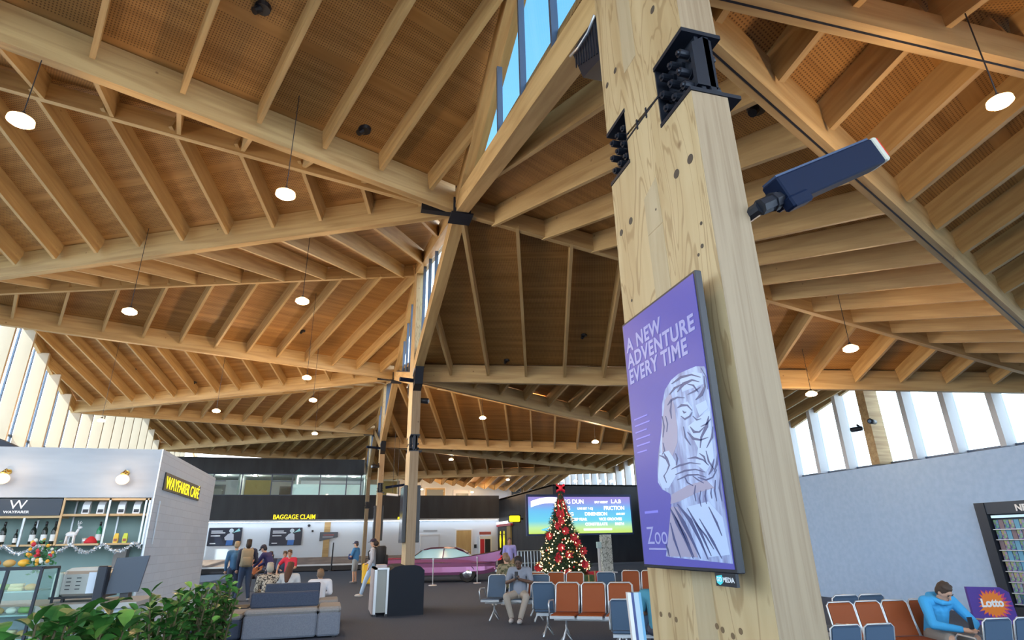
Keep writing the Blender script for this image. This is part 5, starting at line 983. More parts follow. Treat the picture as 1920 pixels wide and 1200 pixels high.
for i, (z, a, r) in enumerate(pos):
    c = (TX + r * math.cos(a), TY + r * math.sin(a), z)
    if i < 100: part('fairy_light', M().ell(c, rnd.uniform(.018, .032), 6, 4), TL, t)
    else: rest.ell(c, .02, 5, 4)
o = part('fairy_lights', rest, TL, t); o['kind'] = 'stuff'
for i in range(60):
    z = .4 + 2.9 * (1 - math.sqrt(rnd.random())); a = rnd.uniform(-PI, 0) - .35; r = trad(z) * 1.03; part('bauble', M().ell((TX + r * math.cos(a), TY + r * math.sin(a), z), .042, 8, 6), gold if i % 3 else REDF, t, True)
def petals(c, R, n=9):
    q = M()
    for k in range(n):
        a = 2 * PI * k / n + rnd.uniform(-.2, .2); d = Vector((math.cos(a), -.25, math.sin(a))).normalized() * R; s = Vector((-math.sin(a), 0, math.cos(a))) * R * .3
        q.add([c, c + d * .5 + s, c + d, c + d * .5 - s], [(0, 1, 2, 3)])
    return q
for z, a in ((2.35, -1.5), (1.95, -1.25), (1.78, -2.35), (1.72, -.75), (1.35, -1.55), (1.1, -1.2), (.95, -1.7), (.62, -2.7), (.72, -.6), (1.2, -.3), (1.5, -.45), (2.6, -1.7), (.45, -1.3), (2.15, -1.8)):
    a -= .45; r = trad(z) * 1.02; part('red_flower', petals(Vector((TX + r * math.cos(a), TY + r * math.sin(a), z)), .19), REDF, t)
for a0 in (-2.5, -1.9, -1.3):
    pts = [(TX + trad(z) * 1.05 * math.cos(a0 + .25 * math.sin(z * 3)), TY + trad(z) * 1.05 * math.sin(a0 + .25 * math.sin(z * 3)), z) for z in [3.4 - .15 * i for i in range(7)]]
    q = M(); 
    for p, p2 in zip(pts, pts[1:]): q.add([(p[0] - .035, p[1], p[2]), (p[0] + .035, p[1] - .02, p[2]), (p2[0] + .035, p2[1] - .02, p2[2]), (p2[0] - .035, p2[1], p2[2])], [(0, 1, 2, 3)])
    part('ribbon', q, REDF, t)
q = M()
for s in (-1, 1):
    for k in range(3): q.loft([[(TX + s * (.02 + .16 * b), TY - .05 + .05 * math.sin(j * PI / 3), 3.58 + .05 * k + (.04 + .10 * b) * math.cos(j * PI / 3)) for j in range(6)] for b in (0, .4, .8, 1)])
q.ell((TX, TY - .05, 3.62), (.10, .10, .12)); part('bow_topper', q, mat('bow_red', (.62, .012, .05), .5), t)
for x, y, s, c, l in ((9.75, 23.2, .28, REDF, 'red wrapped gift box right of the Christmas tree base'), (7.5, 22.9, .24, REDF, 'red wrapped gift box left of the Christmas tree base'), (10.2, 23.5, .22, mat('maroon', (.22, .02, .05), .6), 'maroon gift box at the far right of the tree base'), (9.3, 22.7, .22, FIR, 'green gift box in front of the Christmas tree')):
    t = thing('gift_box', l, 'gift box', (x, y, 0)); part('box', M().box((x - s, y - s, 0), (x + s, y + s, s * 1.6)), c, t); part('ribbon_band', M().box((x - .03, y - s - .003, 0), (x + .03, y + s + .003, s * 1.6 + .004)).box((x - s - .003, y - .03, 0), (x + s + .003, y + .03, s * 1.6 + .004)), gold, t)

# ------------------------------------------------------------------ pink car with tail fins (local frame: +X = rear)
def car():
    ang = math.atan2(-.27, .96); t = thing('pink_vintage_car', 'long pink vintage car with tall tail fins parked behind the second column', 'car', (4.25, 28.1, 0), ang)
    PINK = mat('pink_paint', (.33, .13, .30), .22, .35); MAR = mat('maroon_paint', (.10, .03, .10), .25, .3); CG = mat('car_glass', (.42, .74, .84), .08, .0); TIRE = mat('tyre', (.012, .012, .014), .7); RC = mat('red_interior', (.35, .03, .06), .6)
    st = [(-2.80, .72, .38, .80, .74), (-2.68, .88, .30, .90, .86), (-2.2, .95, .28, .95, .90), (-1.3, .98, .27, .97, .92), (-.9, .99, .27, .98, .93), (.9, .99, .27, .96, .93), (1.5, .98, .28, .94, .90), (2.3, .92, .32, .90, .84), (2.75, .80, .42, .84, .74)]
    rings = []
    for x, w, zb, zt, w2 in st:
        rings.append([(x, -w * .92, zb), (x, -w, zb + .14), (x, -w * .985, .62), (x, -w, zt - .16), (x, -w2 * .98, zt - .03), (x, -w2 * .7, zt + .015), (x, w2 * .7, zt + .015), (x, w2 * .98, zt - .03), (x, w, zt - .16), (x, w * .985, .62), (x, w, zb + .14), (x, w * .92, zb)])
    part('body', M().loft(rings), PINK, t, False, False)
    # tail fins
    for s in (-1, 1):
        f = M(); prof = [(.7, .93), (1.6, 1.02), (2.4, 1.13), (3.0, 1.24), (2.92, 1.10), (3.0, .98), (2.80, .80), (1.2, .84)]
        f.prism([(x, s * .80, z) for x, z in prof], (0, s * .10, 0)); part('tail_fin', f, PINK, t, False, False)
        part('fin_chrome', M().path([(.7, s * .91, .95), (1.6, s * .91, 1.03), (2.4, s * .91, 1.14), (2.98, s * .91, 1.25)], .014), CHROME, t, False, False)
        part('tail_light', M().tube((2.86, s * .86, .98), (3.05, s * .86, .99), .045, .015, 10).tube((2.86, s * .86, .88), (3.02, s * .86, .88), .045, .015, 10), mat('lamp_red', (.7, .05, .05), .2, emit=.4), t, False, False)
        part('head_light', M().tube((-2.74, s * .70, .68), (-2.83, s * .70, .68), .085, .08, 12).tube((-2.76, s * .50, .68), (-2.84, s * .50, .68), .085, .08, 12), CHROME, t, False, False)
        part('side_chrome', M().path([(-2.6, s * .985, .78), (0, s * 1.0, .80), (2.6, s * .93, .74)], .013), CHROME, t, False, False)
        part('sill_strip', M().box((-1.2, s * .93 - .02, .24), (1.4, s * .93 + .02, .30)), DK, t, False, False)  # dark plastic strip along each sill
        part('door_handle', M().tube((.35, s * 1.0, .80), (.52, s * 1.0, .80), .014), CHROME, t, False, False)
        part('wing_mirror', M().ell((-.75, s * 1.05, 1.0), (.05, .06, .045)), CHROME, t, False, False)
        for x in (-1.75, 1.55):
            w = part('wheel', M().lathe([(.02, -.09), (.33, -.09), (.355, -.05), (.355, .05), (.33, .09), (.02, .09)], seg=24), TIRE, t, False, False); w.rotation_euler = (PI / 2, 0, 0); w.location = (x, s * .86, .355)
            part('white_wall', M().lathe([(.20, -.096), (.30, -.096), (.30, -.088), (.20, -.088)], seg=24), WHITE, w, False, False); part('hub_cap', M().lathe([(.01, -.13), (.10, -.12), (.20, -.095), (.20, .095), (.10, .12), (.01, .13)], seg=20), CHROME, w, False, False)
    # glass house
    b = [(-.95, .97, .80), (-.45, 1.30, .66), (.0, 1.37, .64), (.9, 1.37, .64), (1.35, 1.22, .66), (1.75, .98, .74)]
    gh = M().loft([[(x, -w * (1.08 if True else 1), .95), (x, -w, z), (x, w, z), (x, w * 1.08, .95)] for x, z, w in [(-1.0, .97, .80)] + b[1:]])
    part('glasshouse', gh, CG, t, False, False)
    rf = M().loft([[(x, -w * 1.02, z - .03), (x, -w * .8, z + .03), (x, w * .8, z + .03), (x, w * 1.02, z - .03)] for x, z, w in ((-.42, 1.31, .66), (-.1, 1.385, .66), (.5, 1.40, .66), (1.0, 1.37, .66), (1.32, 1.25, .67), (1.5, 1.14, .68))]); part('roof', rf, MAR, t, False, False)
    for s in (-1, 1):
        part('pillar', M().path([(-.95, s * .84, .96), (-.45, s * .69, 1.31)], .02), CHROME, t, False, False); part('pillar', M().path([(.45, s * .72, .97), (.5, s * .67, 1.36)], .022), MAR, t, False, False)
        part('window_trim', M().path([(-.95, s * .90, .965), (1.6, s * .86, .965)], .014), CHROME, t, False, False)
    part('front_bumper', M().rbox((-2.98, -.92, .34), (-2.78, .92, .50), .04), CHROME, t, False, False); part('rear_bumper', M().rbox((2.72, -.90, .34), (2.95, .90, .52), .04), CHROME, t, False, False); part('grille', M().box((-2.86, -.62, .50), (-2.80, .62, .66)), CHROME, t, False, False)
    part('red_bonnet_panel', M().rbox((-2.3, -.62, .955), (-1.15, .62, .99), .015), RC, t, False, False)
    part('seats', M().box((-.3, -.6, .6), (.0, .6, 1.12)).box((.8, -.6, .6), (1.05, .6, 1.12)), RC, t, False, False)
car()
for x, y, l in ((3.83, 25.6, 'slim silver barrier post in front of the pink car, nearer the second column'), (5.75, 26.0, 'slim silver barrier post in front of the rear wheel of the pink car')):
    t = thing('barrier_post', l, 'barrier post', (x, y, 0)); part('post', M().tube((x, y, .02), (x, y, .98), .022), SILVER, t); part('base', M().lathe([(.17, 0), (.16, .025), (.04, .04)], (x, y, 0), 18), SILVER, t); part('cap', M().lathe([(.035, .96), (.035, 1.02), (.015, 1.035)], (x, y, 0), 12), SILVER, t)
t = thing('suitcase', 'bright yellow suitcase standing behind the man with the black backpack', 'suitcase', (1.33, 26.8, 0)); part('shell', M().rbox((1.08, 26.7, .08), (1.58, 26.98, .86), .05), mat('suitcase_yellow', (.85, .55, .03), .4), t); part('handle', M().path([(1.2, 26.84, .86), (1.2, 26.84, 1.05), (1.45, 26.84, 1.05), (1.45, 26.84, .86)], .012), DK, t)
for x in (1.14, 1.52): part('wheel', M().tube((x, 26.76, .04), (x, 26.92, .04), .04), DK, t)

# ------------------------------------------------------------------ terminal beam seating
ORG = mat('orange_vinyl', (.26, .062, .016), .55, spec=.25); GRY = mat('slate_vinyl', (.07, .115, .185), .6, spec=.25)
def bench(lab, cols_, loc, deg, sc=1.0, pitch=.46, arms=(0,), grp=None, padmat=None):
    """row along local +X, sitters face local -Y; origin under the first seat"""
    t = thing('bench_seating', lab, 'bench', (loc[0], loc[1], 0), math.radians(deg), grp, sc); n = len(cols_); w = .215
    part('beam', M().box((-.2, -.02, .33), (pitch * (n - 1) + .2, .05, .38)), SILVER, t, False, False)
    for i, c in enumerate(cols_):
        x = i * pitch; mt = GRY if c in 'gs' else ORG
        if c != 's':
            bp = [Vector((0, .15, .45)), Vector((0, .20, .62)), Vector((0, .26, .86))]
            q = M(); th = Vector((0, .030, .004)); rings = []
            for p, ww in zip(bp + [Vector((0, .275, .885))], (w - .022, w - .022, w - .024, w - .055)):
                rings.append([(x - ww, p.y, p.z), (x + ww, p.y, p.z), (x + ww, p.y + th.y, p.z + th.z), (x - ww, p.y + th.y, p.z + th.z)])
            part('backrest', q.loft(rings), mt, t, False, False)
            f = M().path([(x - w + .008, .14, .43), (x - w + .008, .215, .63), (x - w + .010, .27, .86), (x - w + .05, .285, .90), (x + w - .05, .285, .90), (x + w - .010, .27, .86), (x + w - .008, .215, .63), (x + w - .008, .14, .43)], .0125, 6)
            part('back_frame', f, SILVER, t, True, False)
        part('seat', M().rbox((x - w + .012, -.28, .40), (x + w - .012, .15, .445), .015), mt, t, False, False)
        part('seat_rim', M().box((x - w + .006, -.30, .385), (x + w - .006, -.28, .43)), SILVER, t, False, False)
    for a in arms:
        x = a * pitch - pitch / 2
        part('armrest', M().path([(x, .17, .46), (x, .10, .64), (x, -.20, .65), (x, -.26, .60), (x, -.22, .42)], .014, 6), SILVER, t, True, False)
    for x in (0.0, pitch * (n - 1)) if n > 1 else (0.0,):
        lg = M().path([(x, .02, .36), (x, .02, .20), (x - .02, -.26, .02)], .019, 6); part('leg', lg, SILVER, t, True, False)
        part('leg', M().path([(x, .02, .22), (x + .02, .28, .02)], .018, 6), SILVER, t, True, False)
        part('leg_brace', M().path([(x - .10, .0, .02), (x, .01, .15), (x + .10, .0, .02)], .015, 6), SILVER, t, True, False)
    return t
D = -32
def row(o, k, back=0.0, p=.46, deg=D):
    a = math.radians(deg); return (o[0] + math.cos(a) * k * p - math.sin(a) * back, o[1] + math.sin(a) * k * p + math.cos(a) * back)
c0 = (3.84, 10.40)
bench('row of three orange seats facing the viewer left of the big column', 'ooo', c0, D, 1, .46, (0, 3))
bench('slate grey row back to back with the three orange seats', 'gggg', row(c0, 2, .62), D + 180, 1, .46, (0, 4))
bench('near slate grey seats seen from behind beside the foot of the big column', 'gg', (4.42, 8.35), D + 184, .9, .46, (0, 2))
b0 = (4.50, 14.2)
bench('distant row of orange seats in front of the Christmas tree', 'ooo', b0, D - 3, 1, .46, (0, 3))
bench('distant orange seats nearest the big column', 'oo', (6.62, 13.55), D - 3, 1, .46, (0,))
bench('single slate seat between the two distant orange rows', 'g', (6.18, 13.75), D + 177, 1, .46, (0, 1))
l0 = (3.42, 13.75)
bench('slate grey seats where the man with the phone sits', 'ggg', l0, D, 1, .50, (0, 3))
bench('row of orange seats under the right windows with the boy in blue', 'oooos', (6.25, 6.63), -9, .88, .43, (0, 5))
bench('slate grey row back to back with the orange seats at right', 'gg', (7.16, 7.43), 171, .92, .41, (0,))
bench('slate grey seats at the bottom edge just right of the big column', 'gg', (5.58, 5.78), 169, .80, .46, (0,))
bench('slate grey seats at the lower right corner', 'ggg', (7.74, 5.48), 169, .80, .46, (0, 3))
solo('orange_stool_pad', M().rbox((5.88, 5.05, .48), (6.32, 5.35, .53), .02).tube((6.1, 5.2, 0), (6.1, 5.2, .48), .03), ORG, 'orange seat pad at the bottom edge below the boy', 'seat')

# lotto sign and news stand
t = thing('lotto_sign', 'purple board with an orange starburst reading Lotto', 'sign', (11.9, 9.2, 0), math.radians(-14))
part('board', M().prism([(-.43, 0, .0), (.41, 0, 0), (.37, 0, .53), (.22, 0, .62), (-.43, 0, .645)], (0, .05, 0)), mat('lotto_purple', (.09, .05, .30), .4), t, False, False)
star = []; rnd = random.Random(2)
for i in range(44): a = 2 * PI * i / 44; r = (.30 if i % 2 else .215) * rnd.uniform(.85, 1.05); star.append((-.01 + r * math.cos(a) * 1.05, -.004, .34 + r * math.sin(a) * .85))
part('pink_rays', M().prism([(x * 1.1 + .03, y, (z - .34) * 1.1 + .34) for x, y, z in star], (0, -.003, 0)), mat('lotto_pink', (.50, .06, .22), .4), t, False, False)
part('starburst', M().prism([(x * .95, y - .004, z) for x, y, z in star], (0, -.003, 0)), mat('lotto_orange', (.80, .22, .03), .4), t, False, False)
o = text('lettering', 'Lotto', .19, (0, 0, 0), FACE, WHITE, t, .002, .008, 'CENTER'); o.location = (-.02, -.014, .30)
part('support', M().box((-.35, .05, 0), (-.30, .25, .05)).box((.30, .05, 0), (.35, .25, .05)), DK, t, False, False)
NX = 13.2
t = thing('news_stand', 'black framed magazine wall of the news shop at the right edge', 'news stand', (NX - .1, 8.3, 0))
part('frame_header', M().box((NX - .14, 6.6, 1.95), (NX, 9.90, 2.18)), mat('header_slate', (.035, .05, .075), .5), t)
part('frame_side', M().box((NX - .16, 9.69, 0), (NX, 9.90, 2.18)), STEEL, t); part('frame_base', M().box((NX - .14, 6.6, 0), (NX, 9.69, .20)), STEEL, t); part('frame_back', M().box((NX - .03, 6.6, .20), (NX, 9.69, 1.95)), STEEL, t); part('light_strip', M().box((NX - .12, 6.6, 1.87), (NX - .03, 9.64, 1.92)), mat('cool_strip', (.45, .65, .75), .5, emit=.5), t)
text('lettering', 'NEWS', .17, (NX - .16, 9.08, 1.99), (PI / 2, 0, -PI / 2), WHITE, t, .008, .006)
rk = M()
for j in range(8): rk.box((NX - .12, 6.6, .24 + .20 * j), (NX - .03, 9.67, .255 + .20 * j))
part('rack_rail', rk, SILVER, t)
rnd = random.Random(8); mags = [mat('mag_%d' % i, c, .5) for i, c in enumerate(((.20, .45, .60), (.34, .52, .62), (.06, .22, .45), (.42, .50, .55), (.20, .15, .18), (.12, .34, .52)))]
for q in mags[:4]:
    N_ = q.node_tree.nodes; b_ = N_['Principled BSDF']; v_ = N_.new('ShaderNodeTexVoronoi'); v_.inputs['Scale'].default_value = 26; tc_ = N_.new('ShaderNodeTexCoord'); q.node_tree.links.new(tc_.outputs['Object'], v_.inputs['Vector'])
    mx_ = N_.new('ShaderNodeMixRGB'); mx_.blend_type = 'MULTIPLY'; mx_.inputs[0].default_value = .8; mx_.inputs[1].default_value = b_.inputs['Base Color'].default_value; q.node_tree.links.new(v_.outputs['Color'], mx_.inputs[2]); q.node_tree.links.new(mx_.outputs[0], b_.inputs['Base Color'])
proto = {}
for j in range(8):
    for i in range(8):
        y = 9.61 - .102 * i; k = rnd.randrange(6)
        if k not in proto: o = proto[k] = M().box((0, -.045, 0), (.012, .045, .175)).out('magazine', mags[k])
        else: o = proto[k].copy(); COL.objects.link(o)
        o.location = (NX - .07, y, .256 + .20 * j); tag(o, 'magazine standing in the racks of the news stand at the right edge', 'magazine', 'magazines in the news rack')
# striped stand between woman and column
t = thing('striped_leaflet_stand', 'blue and white striped upright leaflet stand against the big column foot', 'stand', (3.38, 6.75, 0), math.radians(-16))
for i, (c, w) in enumerate(((WHITE, .04), (mat('navy_stripe', (.05, .08, .25), .5), .03), (mat('ice_stripe', (.45, .62, .75), .5), .055), (mat('sky_stripe', (.15, .40, .65), .5), .03))):
    part('panel', M().prism([(-.08 + sum((.04, .03, .055, .03)[:i]), 0, .30), (-.08 + sum((.04, .03, .055, .03)[:i]) + w, 0, .30), (-.11 + sum((.04, .03, .055, .03)[:i]) + w, .0, 1.02), (-.11 + sum((.04, .03, .055, .03)[:i]), 0, 1.02)], (0, .12, 0)), c, t, False, False)
part('base', M().box((-.1, -.05, 0), (.1, .2, .30)), SILVER, t, False, False)
# small black fittings on the ceiling boards
for i, (x, y, lb) in enumerate(((-1.5, 6.33, 'large round black ceiling fitting near the top edge'), (-.11, 8.21, 'round black ceiling fitting left of the clerestory, above the hub'), (5.67, 13.05, 'small black ceiling fitting on the central right roof panel'), (-1.7, 19.91, 'small black ceiling fitting left of the second column'), (4.17, 15.09, 'small black ceiling fitting near the second column on the right roof'), (-8.64, 26.59, 'small black ceiling fitting at left, nearer the window bays'), (-6.36, 26.82, 'small black ceiling fitting at left, farther from the window bays'), (4.12, 4.28, 'black ceiling fitting just right of the big column head'))):
    z = ceil_z(x, y); r = .10 if i in (0, 1, 7) else .075
    t = thing('ceiling_fitting', lb, 'ceiling fitting', (x, y, z)); part('rim', M().lathe([(r, -.03), (r * 1.1, .03)], (x, y, z), 16), DK, t); part('spout', M().tube((x - r * .3, y, z - .03), (x - r * .9, y - .02, z - .10), r * .55, r * .5, 10), DK, t)

# ------------------------------------------------------------------ people
SKIN = mat('skin_light', (.56, .34, .24), .5); SKIN2 = mat('skin_tan', (.36, .20, .13), .5); SKIN3 = mat('skin_deep', (.12, .065, .045), .5)
EYE = mat('eye_dark', (.02, .015, .015), .2); LIP = mat('lip', (.38, .13, .12), .5)
def limb(m, pts, rs, seg=10):
    for a, b, r0, r1 in zip(pts, pts[1:], rs, rs[1:]):
        m.tube(a, b, r0, r1, seg); m.ell(b, r1, seg, 6)
    m.ell(pts[0], rs[0], seg, 6)
def fuse(o, vox):
    r = o.modifiers.new('fuse', 'REMESH'); r.mode = 'VOXEL'; r.voxel_size = vox; r.use_smooth_shade = True
    s = o.modifiers.new('soft', 'SMOOTH'); s.factor = .5; s.iterations = 3
def V3(*a): return Vector(a)
def person(lab, loc, deg, J=None, skin=SKIN, shirt=(.3, .3, .4), pants=(.05, .06, .1), hair=(.04, .025, .015), hairlen=0, sleeves='short', shorts=False, extras=None, h=1.0, vox=.016, base='stand', coat=None, cap=None, hood=False, shoes=(.6, .6, .62)):
    t = thing('person', lab, 'person', loc, math.radians(deg), None, h)
    if base == 'stand':
        B = dict(pel=V3(0, 0, .95), che=V3(0, 0, 1.28), nek=V3(0, 0, 1.46), hed=V3(0, .02, 1.61), sL=V3(-.19, 0, 1.40), sR=V3(.19, 0, 1.40), eL=V3(-.24, -.02, 1.12), eR=V3(.24, -.02, 1.12), wL=V3(-.25, .08, .88), wR=V3(.25, .08, .88), hL=V3(-.09, 0, .92), hR=V3(.09, 0, .92), kL=V3(-.10, .02, .50), kR=V3(.10, .02, .50), aL=V3(-.11, -.02, .09), aR=V3(.11, -.02, .09))
    else:
        B = dict(pel=V3(0, 0, .52), che=V3(0, -.03, .86), nek=V3(0, 0, 1.03), hed=V3(0, .05, 1.17), sL=V3(-.19, -.02, .98), sR=V3(.19, -.02, .98), eL=V3(-.24, .06, .72), eR=V3(.24, .06, .72), wL=V3(-.12, .28, .66), wR=V3(.12, .28, .66), hL=V3(-.09, .04, .50), hR=V3(.09, .04, .50), kL=V3(-.13, .45, .48), kR=V3(.13, .45, .48), aL=V3(-.13, .46, .09), aR=V3(.13, .46, .09))
    for k, v in (J or {}).items(): B[k] = Vector(v)
    G = B
    m = M(); hd = G['hed']; up = (hd - G['nek']).normalized(); fw = Vector(G.get('face', (0, 1, 0)))
    fw = (fw - up * fw.dot(up)).normalized(); sd = fw.cross(up); HM = Matrix((sd, fw, up)).transposed()
    H = lambda x, y, z: hd + HM @ Vector((x, y, z))
    m.ell(H(0, 0, .015), (.073, .092, .105), 14, 10, HM); m.ell(H(0, .035, -.055), (.052, .055, .058), 10, 8, HM)
    m.tube(H(0, .085, .015), H(0, .108, -.02), .008, .014, 6); m.ell(H(0, .106, -.022), .013, 6, 5)
    for s in (-1, 1): m.ell(H(s * .074, -.005, -.005), (.012, .02, .032), 6, 6, HM)
    m.tube(hd - up * .05, G['nek'] - up * .03, .052, .058, 10)
    limb(m, [G['nek'] - up * .05, G['che'], G['pel']], [.075, .125, .12])
    m.tube(G['sL'], G['sR'], .062, .062, 10)
    for s in 'LR':
        limb(m, [G['s' + s], G['e' + s], G['w' + s]], [.056, .042, .028]); limb(m, [G['h' + s], G['k' + s], G['a' + s]], [.085, .055, .040])
        w = G['w' + s]; d = (w - G['e' + s]).normalized(); hdv = Vector(G.get('hand' + s, d)).normalized(); sx_ = 1 if s == 'R' else -1
        pal = hdv.orthogonal().normalized(); lat = hdv.cross(Vector((0, 0, 1)));
        lat = lat.normalized() if lat.length > .2 else Vector((0, -1, 0)); nrm = lat.cross(hdv)
        mc = w + hdv * .075; m.tube(w, mc, .030, .034, 8); m.tube(mc - lat * .025, mc + lat * .025, .018, .018, 8)
        for i, (o_, L) in enumerate(((-.030, .055), (-.010, .066), (.010, .070), (.030, .062))):
            b0 = mc + lat * o_; b1 = b0 + hdv * L * .5 + nrm * .006; b2 = b0 + hdv * L * .85 - nrm * .018
            m.path([b0, b1, b2], [.0095, .009, .0075], 6)
        tb = w + hdv * .03 - lat * .028; m.path([tb, tb - lat * .025 + hdv * .025, tb - lat * .028 + hdv * .055], [.012, .011, .009], 6)
        f = Vector(G.get('foot' + s, (0, 1, 0))).normalized(); a = G['a' + s]; m.tube(a, a + f * .10 - Vector((0, 0, .04)), .045, .035)
    body = part('body', m, skin, t, True, False); fuse(body, vox)
    for s in (-1, 1):
        part('eye', M().ell(H(s * .030, .083, .02), (.013, .008, .008), 8, 6, HM), EYE, t, True, False)
        part('eyebrow', M().path([H(s * .015, .092, .042), H(s * .032, .088, .046), H(s * .048, .077, .040)], .004, 5), mat('brow', (.04, .025, .02), .8), t, False, False)
    part('mouth', M().ell(H(0, .088, -.060), (.022, .007, .006), 8, 6, HM), LIP, t, True, False)
    cm = mat('cloth_%.2f_%.2f_%.2f' % shirt, shirt, .85); pm = mat('cloth_%.2f_%.2f_%.2f' % pants, pants, .85)
    if coat: cm = coat
    g = M(); limb(g, [G['nek'] - up * .06, G['che'], G['pel'] + (G['che'] - G['pel']) * .05], [.085, .148, .142])
    g.tube(G['sL'], G['sR'], .078, .078, 10); mid = (G['sL'] + G['sR']) / 2
    for s in 'LR':
        g.tube(G['che'], G['s' + s], .10, .075, 10); e = G['e' + s]; sh = G['s' + s]
        if sleeves == 'long': limb(g, [sh, e, e.lerp(G['w' + s], .93)], [.074, .058, .042])
        elif sleeves == 'short': limb(g, [sh, sh.lerp(e, .75)], [.074, .062])
        else: g.ell(sh, .07)
    o = part('top' if not hood else 'hoodie', g, cm, t, True, False); fuse(o, vox)
    g = M(); g.ell(G['pel'] + Vector((0, 0, -.01)), (.155, .13, .12))
    for s in 'LR':
        if shorts: limb(g, [G['h' + s], G['h' + s].lerp(G['k' + s], .9)], [.10, .078])
        else: limb(g, [G['h' + s], G['k' + s], G['k' + s].lerp(G['a' + s], .93)], [.102, .072, .056])
    o = part('trousers' if not shorts else 'shorts', g, pm, t, True, False); fuse(o, vox)
    shm = mat('shoe_%.2f' % shoes[0], shoes, .6)
    for s in 'LR':
        a = G['a' + s]; f = Vector(G.get('foot' + s, (0, 1, 0))).normalized(); z = Vector((0, 0, 1)); lt = f.cross(z).normalized(); FM = Matrix((lt, f, lt.cross(f))).transposed()
        q = M().ell(a + f * .06 + Vector((0, 0, -.035)), (.047, .14, .05), 12, 8, FM, -.75); part('shoe', q, shm, t, True, False)
    hm = mat('hair_%.2f_%.2f' % (hair[0], hair[2]), hair, .7); q = M(); q.ell(H(0, -.018, .038), (.083, .097, .098), 14, 10, HM); q.ell(H(0, -.045, -.01), (.078, .065, .085), 12, 8, HM)
    if hairlen: limb(q, [H(0, -.06, -.02), H(0, -.095, -.02 - hairlen * .5), H(0, -.10, -.02 - hairlen)], [.085, .085, .05])
    for i in range(10):
        a = i * .9; q.ell(H(.055 * math.cos(a), -.015 + .06 * math.sin(a), .10), (.03, .03, .025), 6, 5, HM)
    o = part('hair', q, hm, t, True, False); fuse(o, .012)
    if cap:
        km = mat('cap_%.2f' % cap[2], cap, .8); q = M().ell(H(0, -.005, .055), (.092, .108, .088), 14, 10, HM, -.1); q.loft([[H(-.06, .08, .055), H(.06, .08, .055), H(.06, .08, .045), H(-.06, .08, .045)], [H(-.045, .17, .04), H(.045, .17, .04), H(.045, .17, .032), H(-.045, .17, .032)]]); part('cap', q, km, t, True, False)
    if hood:
        q = M(); limb(q, [G['nek'] + Vector((-.10, -.03, .0)), G['nek'] + Vector((-.06, -.11, .03)), G['nek'] + Vector((.06, -.11, .03)), G['nek'] + Vector((.10, -.03, .0)), G['nek'] + Vector((.05, .07, -.04)), G['nek'] + Vector((-.05, .07, -.04))], [.045, .055, .055, .045, .035, .035]); o = part('hood', q, cm, t, True, False); fuse(o, vox)
    if extras: extras(t, G)
    return t
def backpack(mt, s=1.0, dy=-.22):
    def f(t, G):
        c = (G['che'] + G['pel']) / 2 + Vector((0, dy, .10)); q = M().rbox((c.x - .16 * s, c.y - .12 * s, c.z - .25 * s), (c.x + .16 * s, c.y + .10 * s, c.z + .24 * s), .05)
        o = part('backpack', q, mt, t, True, False); sb = M().rbox((c.x - .12 * s, c.y - .18 * s, c.z - .22 * s), (c.x + .12 * s, c.y - .10 * s, c.z + .02 * s), .03); part('backpack_pocket', sb, mt, t, True, False)
        for sg in (-1, 1): part('backpack_strap', M().path([(sg * .10, c.y + .08, c.z + .22), (sg * .12, .0, G['sL'].z + .085), (sg * .12, .14, G['che'].z + .05), (sg * .13, .10, c.z - .12)], .018), mt, t, True, False)
    return f
def phone(t, G):
    c = (G['wL'] + G['wR']) / 2 + Vector((0, .07, .05)); part('phone', M().rbox((c.x - .038, c.y - .012, c.z - .04), (c.x + .038, c.y + .0, c.z + .10), .006), DK, t, False, False)
KH = mat('khaki_canvas', (.30, .25, .17), .85); BK = mat('black_canvas', (.012, .013, .018), .8)
person('standing person with khaki backpack, back turned, beyond the planter', (-2.72, 21.6, 0), 5, dict(wR=(.20, .20, 1.05), eR=(.27, .02, 1.12), kL=(-.12, .0, .50), aL=(-.19, -.05, .09), aR=(.16, .02, .09)), SKIN, (.03, .04, .08), (.035, .06, .12), (.02, .015, .015), .10, 'long', False, backpack(KH, 1.05), 1.05, shoes=(.35, .36, .4))
person('person in a blue shirt and pale cap half hidden behind the khaki backpack', (-3.12, 21.95, 0), 0, None, SKIN, (.05, .15, .30), (.03, .045, .09), (.35, .28, .18), 0, 'long', False, None, 1.02)
person('person in a navy jacket stepping forward with one foot raised by the sofas', (-2.05, 22.3, 0), 62, dict(che=(0, .14, 1.22), nek=(0, .26, 1.38), hed=(0, .34, 1.52), sL=(-.19, .20, 1.34), sR=(.19, .20, 1.34), eL=(-.22, .36, 1.10), eR=(.22, .36, 1.10), wL=(-.12, .55, .98), wR=(.12, .55, .98), kR=(.12, .36, .62), aR=(.12, .34, .20), aL=(-.12, -.05, .09)), SKIN, (.035, .035, .14), (.02, .02, .05), (.02, .02, .03), 0, 'long', False, None, 1.0, cap=(.03, .03, .06), shoes=(.62, .66, .72))
person('person in an orange patterned top seated far behind the navy jacket', (-3.05, 26.6, 0), 190, None, SKIN2, (.42, .16, .08), (.06, .06, .08), (.04, .02, .015), .15, 'short', False, None, 1.05, .02, 'sit')
person('person in dark clothes seated between the orange top and the red shirt', (-2.55, 27.2, 0), 185, None, SKIN, (.04, .05, .10), (.04, .04, .06), (.05, .035, .03), 0, 'long', False, None, 1.08, .02, 'sit')
person('child in a red shirt seated far behind the sofas', (-1.75, 26.2, 0), 170, dict(eR=(.34, .05, .8), wR=(.36, .10, .6)), SKIN, (.55, .03, .07), (.12, .14, .18), (.10, .06, .04), 0, 'short', False, None, 1.12, .02, 'sit')
